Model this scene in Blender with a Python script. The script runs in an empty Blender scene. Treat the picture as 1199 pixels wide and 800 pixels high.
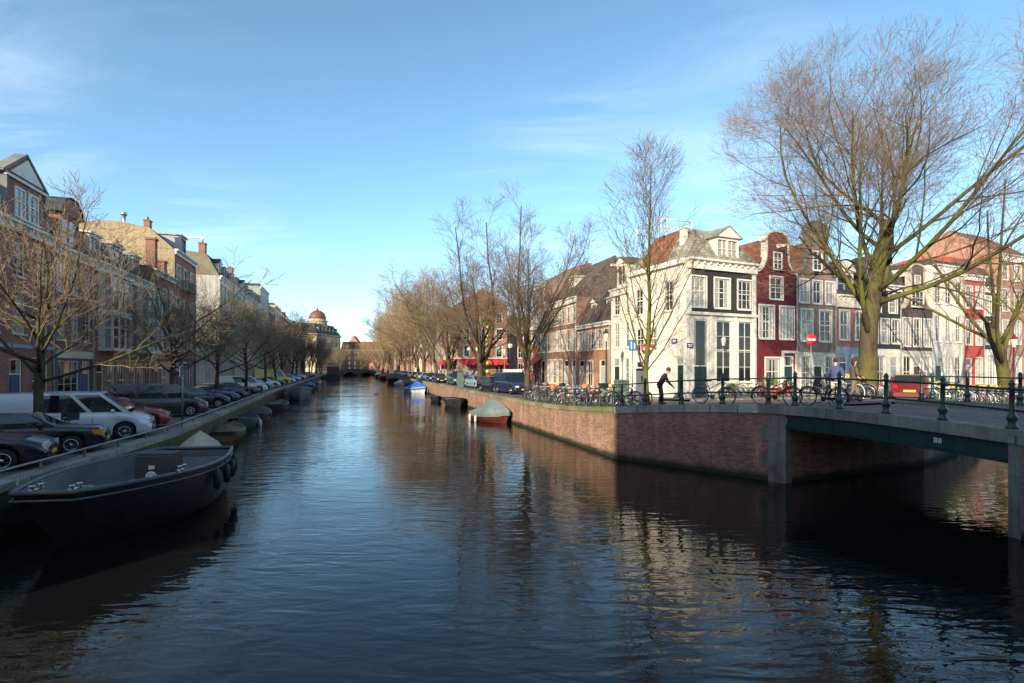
import bpy, bmesh, math, random
import numpy as np
from mathutils import Vector, Matrix
R = math.radians
PI = math.pi
rnd = random.Random(7)
S = bpy.context.scene
COL = S.collection

# ------------------------------------------------------------------ camera, sky, sun, exposure
cd = bpy.data.cameras.new('camera'); cam = bpy.data.objects.new('camera', cd); COL.objects.link(cam)
cam.location = (0, 0, 4.2); cam.rotation_euler = (R(90), 0, 0)
cd.sensor_width = 36; cd.lens = 18.02; cd.shift_y = 0.025; cd.clip_start = 0.1; cd.clip_end = 6000
S.camera = cam
SUN = Vector((-0.49, -0.872, 0)).normalized(); EL = R(21)
SUND = Vector((SUN.x*math.cos(EL), SUN.y*math.cos(EL), math.sin(EL)))
W = bpy.data.worlds.new('World'); S.world = W; W.use_nodes = True
nt = W.node_tree; nt.nodes.clear()
def wn(t, **k):
    n = nt.nodes.new(t)
    for a, b in k.items(): setattr(n, a, b)
    return n
sky = wn('ShaderNodeTexSky', sky_type='NISHITA', sun_disc=False, sun_elevation=EL, sun_rotation=math.atan2(SUN.x, SUN.y))
sky.air_density = 0.7; sky.dust_density = 0.35; sky.ozone_density = 2.2
bg = wn('ShaderNodeBackground'); bg.inputs[1].default_value = 0.135
wo = wn('ShaderNodeOutputWorld')
tc = wn('ShaderNodeTexCoord'); sx = wn('ShaderNodeSeparateXYZ'); nt.links.new(tc.outputs['Generated'], sx.inputs[0])
def wm(op, a, b=None):
    n = wn('ShaderNodeMath', operation=op)
    for i, v in enumerate((a, b)):
        if v is None: continue
        if isinstance(v, (int, float)): n.inputs[i].default_value = v
        else: nt.links.new(v, n.inputs[i])
    return n.outputs[0]
zz = wm('ADD', wm('MAXIMUM', sx.outputs[2], 0.0), 0.12)
cx = wn('ShaderNodeCombineXYZ')
nt.links.new(wm('DIVIDE', sx.outputs[0], zz), cx.inputs[0]); nt.links.new(wm('DIVIDE', sx.outputs[1], zz), cx.inputs[1])
mp = wn('ShaderNodeMapping'); mp.inputs['Rotation'].default_value = (0, 0, R(35)); mp.inputs['Scale'].default_value = (0.75, 1.9, 1)
nt.links.new(cx.outputs[0], mp.inputs[0])
n1 = wn('ShaderNodeTexNoise'); n1.inputs['Scale'].default_value = 1.1; n1.inputs['Detail'].default_value = 9; n1.inputs['Roughness'].default_value = 0.62; n1.inputs['Distortion'].default_value = 0.7
nt.links.new(mp.outputs[0], n1.inputs[0])
n2 = wn('ShaderNodeTexNoise'); n2.inputs['Scale'].default_value = 0.45; n2.inputs['Detail'].default_value = 3
nt.links.new(cx.outputs[0], n2.inputs[0])
mr = wn('ShaderNodeMapRange'); mr.inputs[1].default_value = 0.46; mr.inputs[2].default_value = 0.76
nt.links.new(n1.outputs[0], mr.inputs[0])
mr2 = wn('ShaderNodeMapRange'); mr2.inputs[1].default_value = 0.46; mr2.inputs[2].default_value = 0.66
nt.links.new(n2.outputs[0], mr2.inputs[0])
cl = wm('MULTIPLY', wm('MULTIPLY', mr.outputs[0], mr2.outputs[0]), 0.42)
mx = wn('ShaderNodeMix', data_type='RGBA'); mx.inputs[7].default_value = (7.0, 7.2, 7.5, 1)
nt.links.new(cl, mx.inputs[0])
hs = wn('ShaderNodeHueSaturation'); hs.inputs['Saturation'].default_value = 1.0; hs.inputs['Hue'].default_value = 0.480
nt.links.new(sky.outputs[0], hs.inputs['Color']); nt.links.new(hs.outputs[0], mx.inputs[6])
nt.links.new(mx.outputs[2], bg.inputs[0]); nt.links.new(bg.outputs[0], wo.inputs[0])
sd = bpy.data.lights.new('sun', 'SUN'); sd.energy = 3.6; sd.angle = R(0.5); sd.color = (1, 0.86, 0.64)
so = bpy.data.objects.new('sun', sd); COL.objects.link(so)
so.rotation_euler = SUND.to_track_quat('Z', 'Y').to_euler()
S.view_settings.view_transform = 'Standard'; S.view_settings.look = 'None'
S.view_settings.gamma = 1; S.view_settings.use_curve_mapping = False; S.view_settings.exposure = 1.2
S.cycles.max_bounces = 6; S.cycles.caustics_reflective = False; S.cycles.caustics_refractive = False

# ------------------------------------------------------------------ materials
MC = {}
def newmat(name):
    m = bpy.data.materials.new(name); m.use_nodes = True
    t = m.node_tree; b = t.nodes['Principled BSDF']
    return m, t, b
def setv(b, rough, metal=0, spec=.5):
    b.inputs['Roughness'].default_value = rough; b.inputs['Metallic'].default_value = metal
    b.inputs['Specular IOR Level'].default_value = spec
def N(t, ty, **k):
    n = t.nodes.new(ty)
    for a, b in k.items():
        if a in n.inputs: n.inputs[a].default_value = b
        else: setattr(n, a, b)
    return n
def M(name, col, rough=.6, var=.2, sc=2.5, metal=0, spec=.4, coat=0, bump=0, objvar=0, streak=0):
    """plain surface with a two-scale uneven tone"""
    if name in MC: return MC[name]
    m, t, b = newmat(name); setv(b, rough, metal, spec)
    L = t.links.new
    co = N(t, 'ShaderNodeTexCoord')
    a = N(t, 'ShaderNodeTexNoise', Scale=sc, Detail=6, Roughness=.65); L(co.outputs['Object'], a.inputs[0])
    c = N(t, 'ShaderNodeTexNoise', Scale=sc*.22, Detail=3); L(co.outputs['Object'], c.inputs[0])
    ad = N(t, 'ShaderNodeMath', operation='ADD'); L(a.outputs[0], ad.inputs[0]); L(c.outputs[0], ad.inputs[1])
    r = N(t, 'ShaderNodeMapRange'); r.inputs[1].default_value = .7; r.inputs[2].default_value = 1.3
    r.inputs[3].default_value = 1-var; r.inputs[4].default_value = 1+var; L(ad.outputs[0], r.inputs[0])
    out = r.outputs[0]
    if streak:      # rain streaks running down the surface
        sp = N(t, 'ShaderNodeMapping'); sp.inputs['Scale'].default_value = (2.2, 2.2, .12); L(co.outputs['Object'], sp.inputs[0])
        sn = N(t, 'ShaderNodeTexNoise', Scale=1.7, Detail=7, Roughness=.7); L(sp.outputs[0], sn.inputs[0])
        sr = N(t, 'ShaderNodeMapRange'); sr.inputs[1].default_value = .42; sr.inputs[2].default_value = .7; sr.inputs[3].default_value = 1; sr.inputs[4].default_value = 1-streak; L(sn.outputs[0], sr.inputs[0])
        sm = N(t, 'ShaderNodeMath', operation='MULTIPLY'); L(out, sm.inputs[0]); L(sr.outputs[0], sm.inputs[1]); out = sm.outputs[0]
    if objvar:
        oi = N(t, 'ShaderNodeObjectInfo'); q = N(t, 'ShaderNodeMapRange'); q.inputs[3].default_value = 1-objvar; q.inputs[4].default_value = 1+objvar
        L(oi.outputs['Random'], q.inputs[0]); mu = N(t, 'ShaderNodeMath', operation='MULTIPLY'); L(out, mu.inputs[0]); L(q.outputs[0], mu.inputs[1]); out = mu.outputs[0]
    v = N(t, 'ShaderNodeVectorMath', operation='SCALE'); v.inputs[0].default_value = col; L(out, v.inputs['Scale'])
    L(v.outputs[0], b.inputs['Base Color'])
    if coat: b.inputs['Coat Weight'].default_value = coat; b.inputs['Coat Roughness'].default_value = .06
    if bump:
        bm_ = N(t, 'ShaderNodeBump', Strength=bump, Distance=.03); L(a.outputs[0], bm_.inputs['Height']); L(bm_.outputs[0], b.inputs['Normal'])
    MC[name] = m; return m
def BR(name, col, mortar=None, var=.35, bw=.22, bh=.066, rough=.85, moss=0, wet=False, ms=.012):
    """brickwork: courses run along u = x+y, v = z of the object; optional moss near the top and a wet band at the waterline"""
    if name in MC: return MC[name]
    m, t, b = newmat(name); setv(b, rough, 0, .3); L = t.links.new
    mortar = mortar or tuple(min(1, c*.7+.08) for c in col)
    co = N(t, 'ShaderNodeTexCoord'); s = N(t, 'ShaderNodeSeparateXYZ'); L(co.outputs['Object'], s.inputs[0])
    u = N(t, 'ShaderNodeMath', operation='MULTIPLY_ADD'); L(s.outputs[1], u.inputs[0]); u.inputs[1].default_value = -.75; L(s.outputs[0], u.inputs[2])
    c = N(t, 'ShaderNodeCombineXYZ'); L(u.outputs[0], c.inputs[0]); L(s.outputs[2], c.inputs[1])
    k = N(t, 'ShaderNodeTexBrick'); k.inputs['Scale'].default_value = 1; k.inputs['Brick Width'].default_value = bw; k.inputs['Row Height'].default_value = bh
    k.inputs['Mortar Size'].default_value = ms; k.inputs['Color1'].default_value = (*[x*(1-var) for x in col], 1); k.inputs['Color2'].default_value = (*[x*(1+var) for x in col], 1)
    k.inputs['Mortar'].default_value = (*mortar, 1); L(c.outputs[0], k.inputs['Vector'])
    a = N(t, 'ShaderNodeTexNoise', Scale=.9, Detail=7, Roughness=.7); L(co.outputs['Object'], a.inputs[0])
    mpv = N(t, 'ShaderNodeMapping'); mpv.inputs['Scale'].default_value = (1.3, 1.3, .18); L(co.outputs['Object'], mpv.inputs[0])
    st = N(t, 'ShaderNodeTexNoise', Scale=1.6, Detail=6, Roughness=.7); L(mpv.outputs[0], st.inputs[0])
    ad = N(t, 'ShaderNodeMath', operation='ADD'); L(a.outputs[0], ad.inputs[0]); L(st.outputs[0], ad.inputs[1])
    r = N(t, 'ShaderNodeMapRange'); r.inputs[1].default_value = .65; r.inputs[2].default_value = 1.35; r.inputs[3].default_value = .62; r.inputs[4].default_value = 1.4; L(ad.outputs[0], r.inputs[0])
    v = N(t, 'ShaderNodeVectorMath', operation='SCALE'); L(k.outputs[0], v.inputs[0]); L(r.outputs[0], v.inputs['Scale'])
    out = v.outputs[0]
    if moss or wet:
        # drip stains: pale lime runs
        sp = N(t, 'ShaderNodeMapRange'); sp.inputs[1].default_value = .60; sp.inputs[2].default_value = .72; L(st.outputs[0], sp.inputs[0])
        ml = N(t, 'ShaderNodeMix', data_type='RGBA'); L(out, ml.inputs[6]); ml.inputs[7].default_value = (.40, .37, .31, 1)
        ms_ = N(t, 'ShaderNodeMath', operation='MULTIPLY'); L(sp.outputs[0], ms_.inputs[0]); ms_.inputs[1].default_value = .55; L(ms_.outputs[0], ml.inputs[0]); out = ml.outputs[2]
    if moss:
        zt, zl = moss
        mz = N(t, 'ShaderNodeMapRange'); mz.inputs[1].default_value = zl; mz.inputs[2].default_value = zt; L(s.outputs[2], mz.inputs[0])
        ma = N(t, 'ShaderNodeMath', operation='ADD'); L(mz.outputs[0], ma.inputs[0]); L(st.outputs[0], ma.inputs[1])
        mq = N(t, 'ShaderNodeMapRange'); mq.inputs[1].default_value = .85; mq.inputs[2].default_value = 1.2; L(ma.outputs[0], mq.inputs[0])
        mm = N(t, 'ShaderNodeMix', data_type='RGBA'); L(mq.outputs[0], mm.inputs[0]); L(out, mm.inputs[6]); mm.inputs[7].default_value = (.10, .125, .022, 1); out = mm.outputs[2]
    if wet:
        wz = N(t, 'ShaderNodeMapRange'); wz.inputs[1].default_value = .34; wz.inputs[2].default_value = .12
        wa = N(t, 'ShaderNodeMath', operation='MULTIPLY_ADD'); L(a.outputs[0], wa.inputs[0]); wa.inputs[1].default_value = .3; L(s.outputs[2], wa.inputs[2])
        wb = N(t, 'ShaderNodeMath', operation='SUBTRACT'); L(wa.outputs[0], wb.inputs[0]); wb.inputs[1].default_value = .15; L(wb.outputs[0], wz.inputs[0])
        mm = N(t, 'ShaderNodeMix', data_type='RGBA'); L(wz.outputs[0], mm.inputs[0]); L(out, mm.inputs[6]); mm.inputs[7].default_value = (.022, .022, .013, 1); out = mm.outputs[2]
    L(out, b.inputs['Base Color'])
    bp = N(t, 'ShaderNodeBump', Strength=.5, Distance=.015); L(k.outputs['Fac'], bp.inputs['Height']); bp.invert = True; L(bp.outputs[0], b.inputs['Normal'])
    MC[name] = m; return m
def PAVE(name, col, bw=.2, bh=.1):
    if name in MC: return MC[name]
    m, t, b = newmat(name); setv(b, .8, 0, .3); L = t.links.new
    co = N(t, 'ShaderNodeTexCoord')
    k = N(t, 'ShaderNodeTexBrick'); k.inputs['Scale'].default_value = 1; k.inputs['Brick Width'].default_value = bw; k.inputs['Row Height'].default_value = bh; k.inputs['Mortar Size'].default_value = .008
    k.inputs['Color1'].default_value = (*[x*.75 for x in col], 1); k.inputs['Color2'].default_value = (*[x*1.25 for x in col], 1); k.inputs['Mortar'].default_value = (*[x*.5 for x in col], 1)
    L(co.outputs['Object'], k.inputs['Vector'])
    a = N(t, 'ShaderNodeTexNoise', Scale=.35, Detail=8, Roughness=.7); L(co.outputs['Object'], a.inputs[0])
    r = N(t, 'ShaderNodeMapRange'); r.inputs[1].default_value = .3; r.inputs[2].default_value = .7; r.inputs[3].default_value = .65; r.inputs[4].default_value = 1.35; L(a.outputs[0], r.inputs[0])
    v = N(t, 'ShaderNodeVectorMath', operation='SCALE'); L(k.outputs[0], v.inputs[0]); L(r.outputs[0], v.inputs['Scale']); L(v.outputs[0], b.inputs['Base Color'])
    MC[name] = m; return m
def pane_mat(name, dark, cur, share):
    """window glass: dark room or pale curtain behind a glossy pane, varying from window to window"""
    m, t, b = newmat(name); setv(b, .04, 0, .6); L = t.links.new
    oi = N(t, 'ShaderNodeObjectInfo'); co = N(t, 'ShaderNodeTexCoord'); s = N(t, 'ShaderNodeSeparateXYZ'); L(co.outputs['Generated'], s.inputs[0])
    wv = N(t, 'ShaderNodeTexWave', Scale=3.5, Distortion=1.5); wv.wave_type = 'BANDS'; wv.bands_direction = 'X'; L(co.outputs['Object'], wv.inputs[0])
    lo = N(t, 'ShaderNodeMapRange'); lo.inputs[1].default_value = 0; lo.inputs[2].default_value = share; lo.inputs[3].default_value = -.6; lo.inputs[4].default_value = 1.2; L(oi.outputs['Random'], lo.inputs[0])
    # curtain hangs on one or both sides depending on the window's own random number
    ab = N(t, 'ShaderNodeMath', operation='SUBTRACT'); L(s.outputs[0], ab.inputs[0]); ab.inputs[1].default_value = .5
    aa = N(t, 'ShaderNodeMath', operation='ABSOLUTE'); L(ab.outputs[0], aa.inputs[0])
    sb = N(t, 'ShaderNodeMath', operation='MULTIPLY'); L(aa.outputs[0], sb.inputs[0]); sb.inputs[1].default_value = 2
    gt = N(t, 'ShaderNodeMath', operation='GREATER_THAN'); L(sb.outputs[0], gt.inputs[0]); L(lo.outputs[0], gt.inputs[1])
    c1 = N(t, 'ShaderNodeMix', data_type='RGBA'); L(wv.outputs[1], c1.inputs[0]); c1.inputs[6].default_value = (*[x*.7 for x in cur], 1); c1.inputs[7].default_value = (*cur, 1)
    c2 = N(t, 'ShaderNodeMix', data_type='RGBA'); L(gt.outputs[0], c2.inputs[0]); c2.inputs[6].default_value = (*dark, 1); L(c1.outputs[2], c2.inputs[7])
    L(c2.outputs[2], b.inputs['Base Color']); MC[name] = m; return m
PANE = pane_mat('pane_glass', (.012, .014, .016), (.34, .33, .30), .6)
PANE_CURTAINED = pane_mat('pane_glass_curtained', (.02, .022, .022), (.36, .36, .34), 1.0)  # more of these panes show a pale curtain
GLASS = M('car_glass', (.012, .016, .018), .03, .05, spec=.8)
WHITE = M('white_paint', (.68, .64, .56), .5, .16)
CREAM = M('cream_paint', (.60, .54, .43), .5, .15)
GREYP = M('grey_paint', (.34, .35, .35), .5, .15)
PIER = M('pier_stone', (.18, .16, .135), .9, .45, 2.2, bump=.5, streak=.6)
STONE = M('weathered_stone', (.19, .175, .145), .85, .45, 3, bump=.4, streak=.4)
DKGREEN = M('dark_green_paint', (.010, .034, .028), .4, .25, spec=.5)
GIRDER = M('girder_green', (.008, .036, .031), .5, .4, 4, streak=.55)
BLACKP = M('black_paint', (.012, .012, .013), .4, .3)
RUBBER = M('rubber', (.014, .014, .014), .8, .2)
STEEL = M('alloy', (.55, .55, .56), .3, .1, metal=.9)
SLATE = BR('slate', (.055, .055, .06), (.03, .03, .03), bw=.3, bh=.2, ms=.006)
TILE = BR('brown_tile', (.10, .075, .058), (.05, .04, .03), bw=.24, bh=.3)
OTILE = BR('orange_tile', (.21, .085, .042), (.12, .045, .025), bw=.24, bh=.3)
RTILE = BR('red_tile', (.19, .068, .045), (.16, .05, .035), bw=.24, bh=.3)
GTILE = BR('grey_tile', (.24, .225, .18), (.13, .12, .1), bw=.3, bh=.25)
SKIN = M('skin', (.5, .3, .22), .55, .08); HAIR = M('hair', (.03, .018, .01), .6, .3)

# ------------------------------------------------------------------ mesh helpers
class MB:
    def __init__(s): s.v = []; s.f = []; s.m = []; s.sm = []
    def add(s, vs, fs, mi=0, smooth=False):
        o = len(s.v); s.v += [tuple(p) for p in vs]
        for f in fs: s.f.append(tuple(i+o for i in f)); s.m.append(mi); s.sm.append(smooth)
        return s
    def box(s, x0, x1, y0, y1, z0, z1, mi=0):
        return s.add([(x0,y0,z0),(x1,y0,z0),(x1,y1,z0),(x0,y1,z0),(x0,y0,z1),(x1,y0,z1),(x1,y1,z1),(x0,y1,z1)],
                     [(0,3,2,1),(4,5,6,7),(0,1,5,4),(1,2,6,5),(2,3,7,6),(3,0,4,7)], mi)
    def quad(s, a, b, c, d, mi=0): return s.add([a,b,c,d], [(0,1,2,3)], mi)
    def prism(s, poly, axis, a, b, mi=0, mend=None, smooth=False):
        """polygon extruded along an axis: 'y' polygon in (x,z); 'x' polygon in (y,z); 'z' polygon in (x,y)"""
        f = {'y': lambda p, t: (p[0], t, p[1]), 'x': lambda p, t: (t, p[0], p[1]), 'z': lambda p, t: (p[0], p[1], t)}[axis]
        n = len(poly); vs = [f(p, a) for p in poly]+[f(p, b) for p in poly]
        s.add(vs, [(i, (i+1) % n, n+(i+1) % n, n+i) for i in range(n)], mi, smooth)
        return s.add(vs, [tuple(range(n-1, -1, -1)), tuple(range(n, 2*n))], mi if mend is None else mend)
    def tube(s, pts, rad, n=8, mi=0, cap=True, smooth=True):
        pts = [Vector(p) for p in pts]; k = len(pts)
        if not isinstance(rad, (list, tuple)): rad = [rad]*k
        vs = []; up = None
        for i, p in enumerate(pts):
            d = (pts[min(i+1, k-1)]-pts[max(i-1, 0)])
            if d.length < 1e-9: d = Vector((0, 0, 1))
            d.normalize()
            if up is None: up = d.orthogonal().normalized()
            up = (up-d*up.dot(d))
            if up.length < 1e-6: up = d.orthogonal()
            up.normalize(); w = d.cross(up)
            for j in range(n):
                a = 2*PI*j/n; vs.append(p+(up*math.cos(a)+w*math.sin(a))*rad[i])
        fs = [(i*n+j, i*n+(j+1) % n, (i+1)*n+(j+1) % n, (i+1)*n+j) for i in range(k-1) for j in range(n)]
        if cap: fs += [tuple(range(n-1, -1, -1)), tuple((k-1)*n+j for j in range(n))]
        return s.add(vs, fs, mi, smooth)
    def lathe(s, prof, n=12, mi=0, M4=None, smooth=True):
        vs = []
        for r, z in prof:
            for j in range(n):
                a = 2*PI*j/n; p = Vector((r*math.cos(a), r*math.sin(a), z)); vs.append(M4 @ p if M4 else p)
        k = len(prof)
        fs = [(i*n+j, i*n+(j+1) % n, (i+1)*n+(j+1) % n, (i+1)*n+j) for i in range(k-1) for j in range(n)]
        fs += [tuple(range(n-1, -1, -1)), tuple((k-1)*n+j for j in range(n))]
        return s.add(vs, fs, mi, smooth)
    def loft(s, secs, mi=0, closed=False, smooth=True, caps=False):
        n = len(secs[0]); vs = [p for q in secs for p in q]; m = n if closed else n-1
        s.add(vs, [(i*n+j, i*n+(j+1) % n, (i+1)*n+(j+1) % n, (i+1)*n+j) for i in range(len(secs)-1) for j in range(m)], mi, smooth)
        if caps: s.add(vs, [tuple(range(n-1, -1, -1)), tuple((len(secs)-1)*n+j for j in range(n))], mi)
        return s
    def ball(s, c, r, n=10, mi=0, sc=(1, 1, 1)):
        prof = [(max(1e-4, r*math.sin(PI*i/8)), -r*math.cos(PI*i/8)) for i in range(9)]
        return s.lathe(prof, n, mi, Matrix.Translation(c) @ Matrix.Diagonal((*sc, 1)))
    def mesh(s, name, mats):
        me = bpy.data.meshes.new(name); me.from_pydata(s.v, [], s.f)
        for m in (mats if isinstance(mats, (list, tuple)) else [mats]): me.materials.append(m)
        me.polygons.foreach_set('material_index', s.m); me.polygons.foreach_set('use_smooth', s.sm); me.update()
        return me
    def build(s, name, mats, parent=None, loc=(0, 0, 0), rz=0): return put(name, s.mesh(name, mats), parent, loc, rz)
def put(name, me, parent=None, loc=(0, 0, 0), rz=0):
    o = bpy.data.objects.new(name, me); COL.objects.link(o)
    o.location = loc; o.rotation_euler = (0, 0, rz)
    if parent: o.parent = parent
    return o
def tag(o, label=None, cat=None, group=None, kind=None):
    for k, v in (('label', label), ('category', cat), ('group', group), ('kind', kind)):
        if v: o[k] = v
    return o
def thing(name, label, cat, loc=(0, 0, 0), rz=0, group=None):
    return tag(put(name, None, None, loc, rz), label, cat, group)
def copy_tree(o, parent=None):
    c = o.copy(); COL.objects.link(c)
    if parent: c.parent = parent
    for ch in list(o.children): copy_tree(ch, c)
    return c
ORD = 'first second third fourth fifth sixth seventh eighth ninth tenth eleventh twelfth thirteenth fourteenth fifteenth sixteenth seventeenth eighteenth nineteenth twentieth'.split()
ORD += ['twenty-'+o for o in ORD[:9]]+['thirtieth']+['thirty-'+o for o in ORD[:9]]

# ------------------------------------------------------------------ layout
HL = 1.4                                                     # left street above the water
QL = [(-7.5, -40), (-9, -8), (-12.2, 12.2), (-14.6, 22.4), (-15.7, 25.4), (-28.6, 62), (-60, 160), (-93, 262)]
def qL(y):
    for (x0, y0), (x1, y1) in zip(QL, QL[1:]):
        if y0 <= y <= y1: return x0+(x1-x0)*(y-y0)/(y1-y0)
    return QL[-1][0]
def qR(y): return 12.08-.3125*y
def fL(y): return -17-.33*y                                  # left house line
UL = Vector((-.3134, .9496)); NL = Vector((.9496, .3134))    # along the left quay, and towards the water
PA, PB, PC = Vector((4.71, 23.55)), Vector((9.88, 18.5)), Vector((17.6, 21.9))
PD, PE = Vector((12.44, 12.61)), Vector((20.16, 16.0))
DV = Vector((.9172, .3984)); NV = Vector((-.3984, .9172))    # along the side canal, and into its house row
WC = Vector((12.2, 36))
QV = Vector((.8, .6)); QN = Vector((-.6, .8))            # the side canal's quay behind the bridge
BM = Vector((13.7, 20.2))
def hR(x, y):
    p = Vector((x, y)); t = max(0, min(1, (p-PB).dot(PC-PB)/(PC-PB).length_squared)); d = (PB.lerp(PC, t)-p).length
    return 1.85+.94*math.exp(-(d/9.6)**2)

# ------------------------------------------------------------------ ground, streets, water
def struct(o): o['kind'] = 'structure'; return o
def water_mat():
    m, t, b = newmat('canal_water'); L = t.links.new
    b.inputs['Base Color'].default_value = (.006, .0075, .0065, 1); b.inputs['Roughness'].default_value = .006; b.inputs['IOR'].default_value = 1.45
    co = N(t, 'ShaderNodeTexCoord')
    def layer(rot, sc, nz, dist, detail=2):
        mp = N(t, 'ShaderNodeMapping'); mp.inputs['Rotation'].default_value = (0, 0, R(rot)); mp.inputs['Scale'].default_value = sc
        L(co.outputs['Object'], mp.inputs[0])
        n = N(t, 'ShaderNodeTexNoise', Scale=nz, Detail=detail, Roughness=.5, Distortion=dist); L(mp.outputs[0], n.inputs[0]); return n.outputs[0]
    a = layer(9, (.42, 1.35, 1), 2.1, .8, 1); c = layer(-17, (.5, 1.3, 1), 5.6, .8, 1); d = layer(4, (.16, .4, 1), .8, .3)
    big = N(t, 'ShaderNodeTexNoise', Scale=.11, Detail=2); L(co.outputs['Object'], big.inputs[0])
    bq = N(t, 'ShaderNodeMapRange'); bq.inputs[1].default_value = .38; bq.inputs[2].default_value = .62; bq.inputs[3].default_value = .35; bq.inputs[4].default_value = 1.25; L(big.outputs[0], bq.inputs[0])
    s1 = N(t, 'ShaderNodeMath', operation='MULTIPLY_ADD'); L(c, s1.inputs[0]); s1.inputs[1].default_value = .26; L(a, s1.inputs[2])
    s2 = N(t, 'ShaderNodeMath', operation='MULTIPLY'); L(s1.outputs[0], s2.inputs[0]); L(bq.outputs[0], s2.inputs[1])
    s3 = N(t, 'ShaderNodeMath', operation='MULTIPLY_ADD'); L(d, s3.inputs[0]); s3.inputs[1].default_value = 1.1; L(s2.outputs[0], s3.inputs[2])
    bp = N(t, 'ShaderNodeBump', Strength=1.0, Distance=.021); L(s3.outputs[0], bp.inputs['Height']); L(bp.outputs[0], b.inputs['Normal'])
    return m
mb = MB(); mb.quad((-3000, -600, -1.6), (3000, -600, -1.6), (3000, 5000, -1.6), (-3000, 5000, -1.6))
struct(mb.build('ground', M('canal_bed', (.04, .035, .025), .9)))
mb = MB(); mb.quad((-170, -60, 0), (130, -60, 0), (130, 275, 0), (-170, 275, 0)); struct(mb.build('water', water_mat()))
SETT = PAVE('street_brick', (.16, .12, .11)); FLAG = PAVE('pavement_slabs', (.21, .19, .165), .3, .3)
ASPH = PAVE('road_clinker', (.14, .105, .105), .2, .1)
# left street: one sheet from the quay to far behind the houses
def dense(pts, step):
    out = []
    for a, b in zip(pts, pts[1:]):
        a, b = Vector(a), Vector(b); k = max(1, int((b-a).length/step)); out += [a+(b-a)*i/k for i in range(k)]
    return out+[Vector(pts[-1])]
mb = MB()
for a, b in zip(QL, QL[1:]): mb.quad((b[0]-.3, b[1], HL-.03), (a[0]-.3, a[1], HL-.03), (a[0]-700, a[1]-100, HL-.03), (b[0]-700, b[1]-100, HL-.03))
struct(mb.build('street', SETT))
mb = MB()   # raised pavement in front of the left houses, with its kerb
for y0, y1 in ((-14, 60), (69, 262)):
    a, b = Vector((fL(y0), y0)), Vector((fL(y1), y1))
    mb.prism([tuple(p) for p in (a-NL*1, a+NL*2.1, b+NL*2.1, b-NL*1)], 'z', HL-.3, HL+.1)
struct(mb.build('pavement', FLAG))
# land behind the far bridge
mb = MB(); mb.box(-900, 1200, 262.5, 4500, -1.5, 1.42); struct(mb.build('street', SETT))
# right bank: follows the quay, rises to the bridge, falls to street level inland
qpts = dense([(qR(262), 262), (qR(42), 42), tuple(PA), tuple(PB), tuple(PC), tuple(PC+QV*85)], 1.6)
anch = [((qR(262), 262), (300, 420)), ((qR(42), 42), (230, 260)), (tuple(PA), (210, 230)), (tuple(PB), (205, 210)), (tuple(PC), (200, 190)), (tuple(PC+QV*85), (100, 125))]
def inland(p):
    best = None
    for (q0, i0), (q1, i1) in zip(anch, anch[1:]):
        a, b = Vector(q0), Vector(q1); t = max(0, min(1, (p-a).dot(b-a)/(b-a).length_squared)); d = (a+(b-a)*t-p).length
        if best is None or d < best[0]: best = (d, Vector(i0).lerp(Vector(i1), t))
    return best[1]
K = 34; mb = MB(); vs = []
for p in qpts:
    q = inland(p)
    for j in range(K+1):
        v = p.lerp(q, (j/K)**2.2); vs.append((v.x, v.y, hR(v.x, v.y)-.03))
mb.add(vs, [(i*(K+1)+j+1, i*(K+1)+j, (i+1)*(K+1)+j, (i+1)*(K+1)+j+1) for i in range(len(qpts)-1) for j in range(K)], 0, True)
struct(mb.build('street', ASPH))
mb = MB()   # slab pavement strips before the right-hand house rows
def strip(a, b, n, w0, w1, k=24):
    for i in range(k):
        p, q = a.lerp(b, i/k), a.lerp(b, (i+1)/k)
        P4 = [p+n*w0, q+n*w0, q+n*w1, p+n*w1]; z = [hR(*v)+.09 for v in P4]
        mb.quad(*[(v.x, v.y, zz_) for v, zz_ in zip(P4, z)])
        mb.quad((P4[3].x, P4[3].y, z[3]), (P4[2].x, P4[2].y, z[2]), (P4[2].x, P4[2].y, z[2]-.2), (P4[3].x, P4[3].y, z[3]-.2))
strip(WC-DV*2, WC+DV*62, -NV, -.3, 2.6)
a = Vector((12.2, 36)); b = Vector((2.9, 66)); nn = Vector((-.955, -.296)); strip(b, a, nn, -.3, 2.0)
struct(mb.build('pavement', FLAG))

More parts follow.
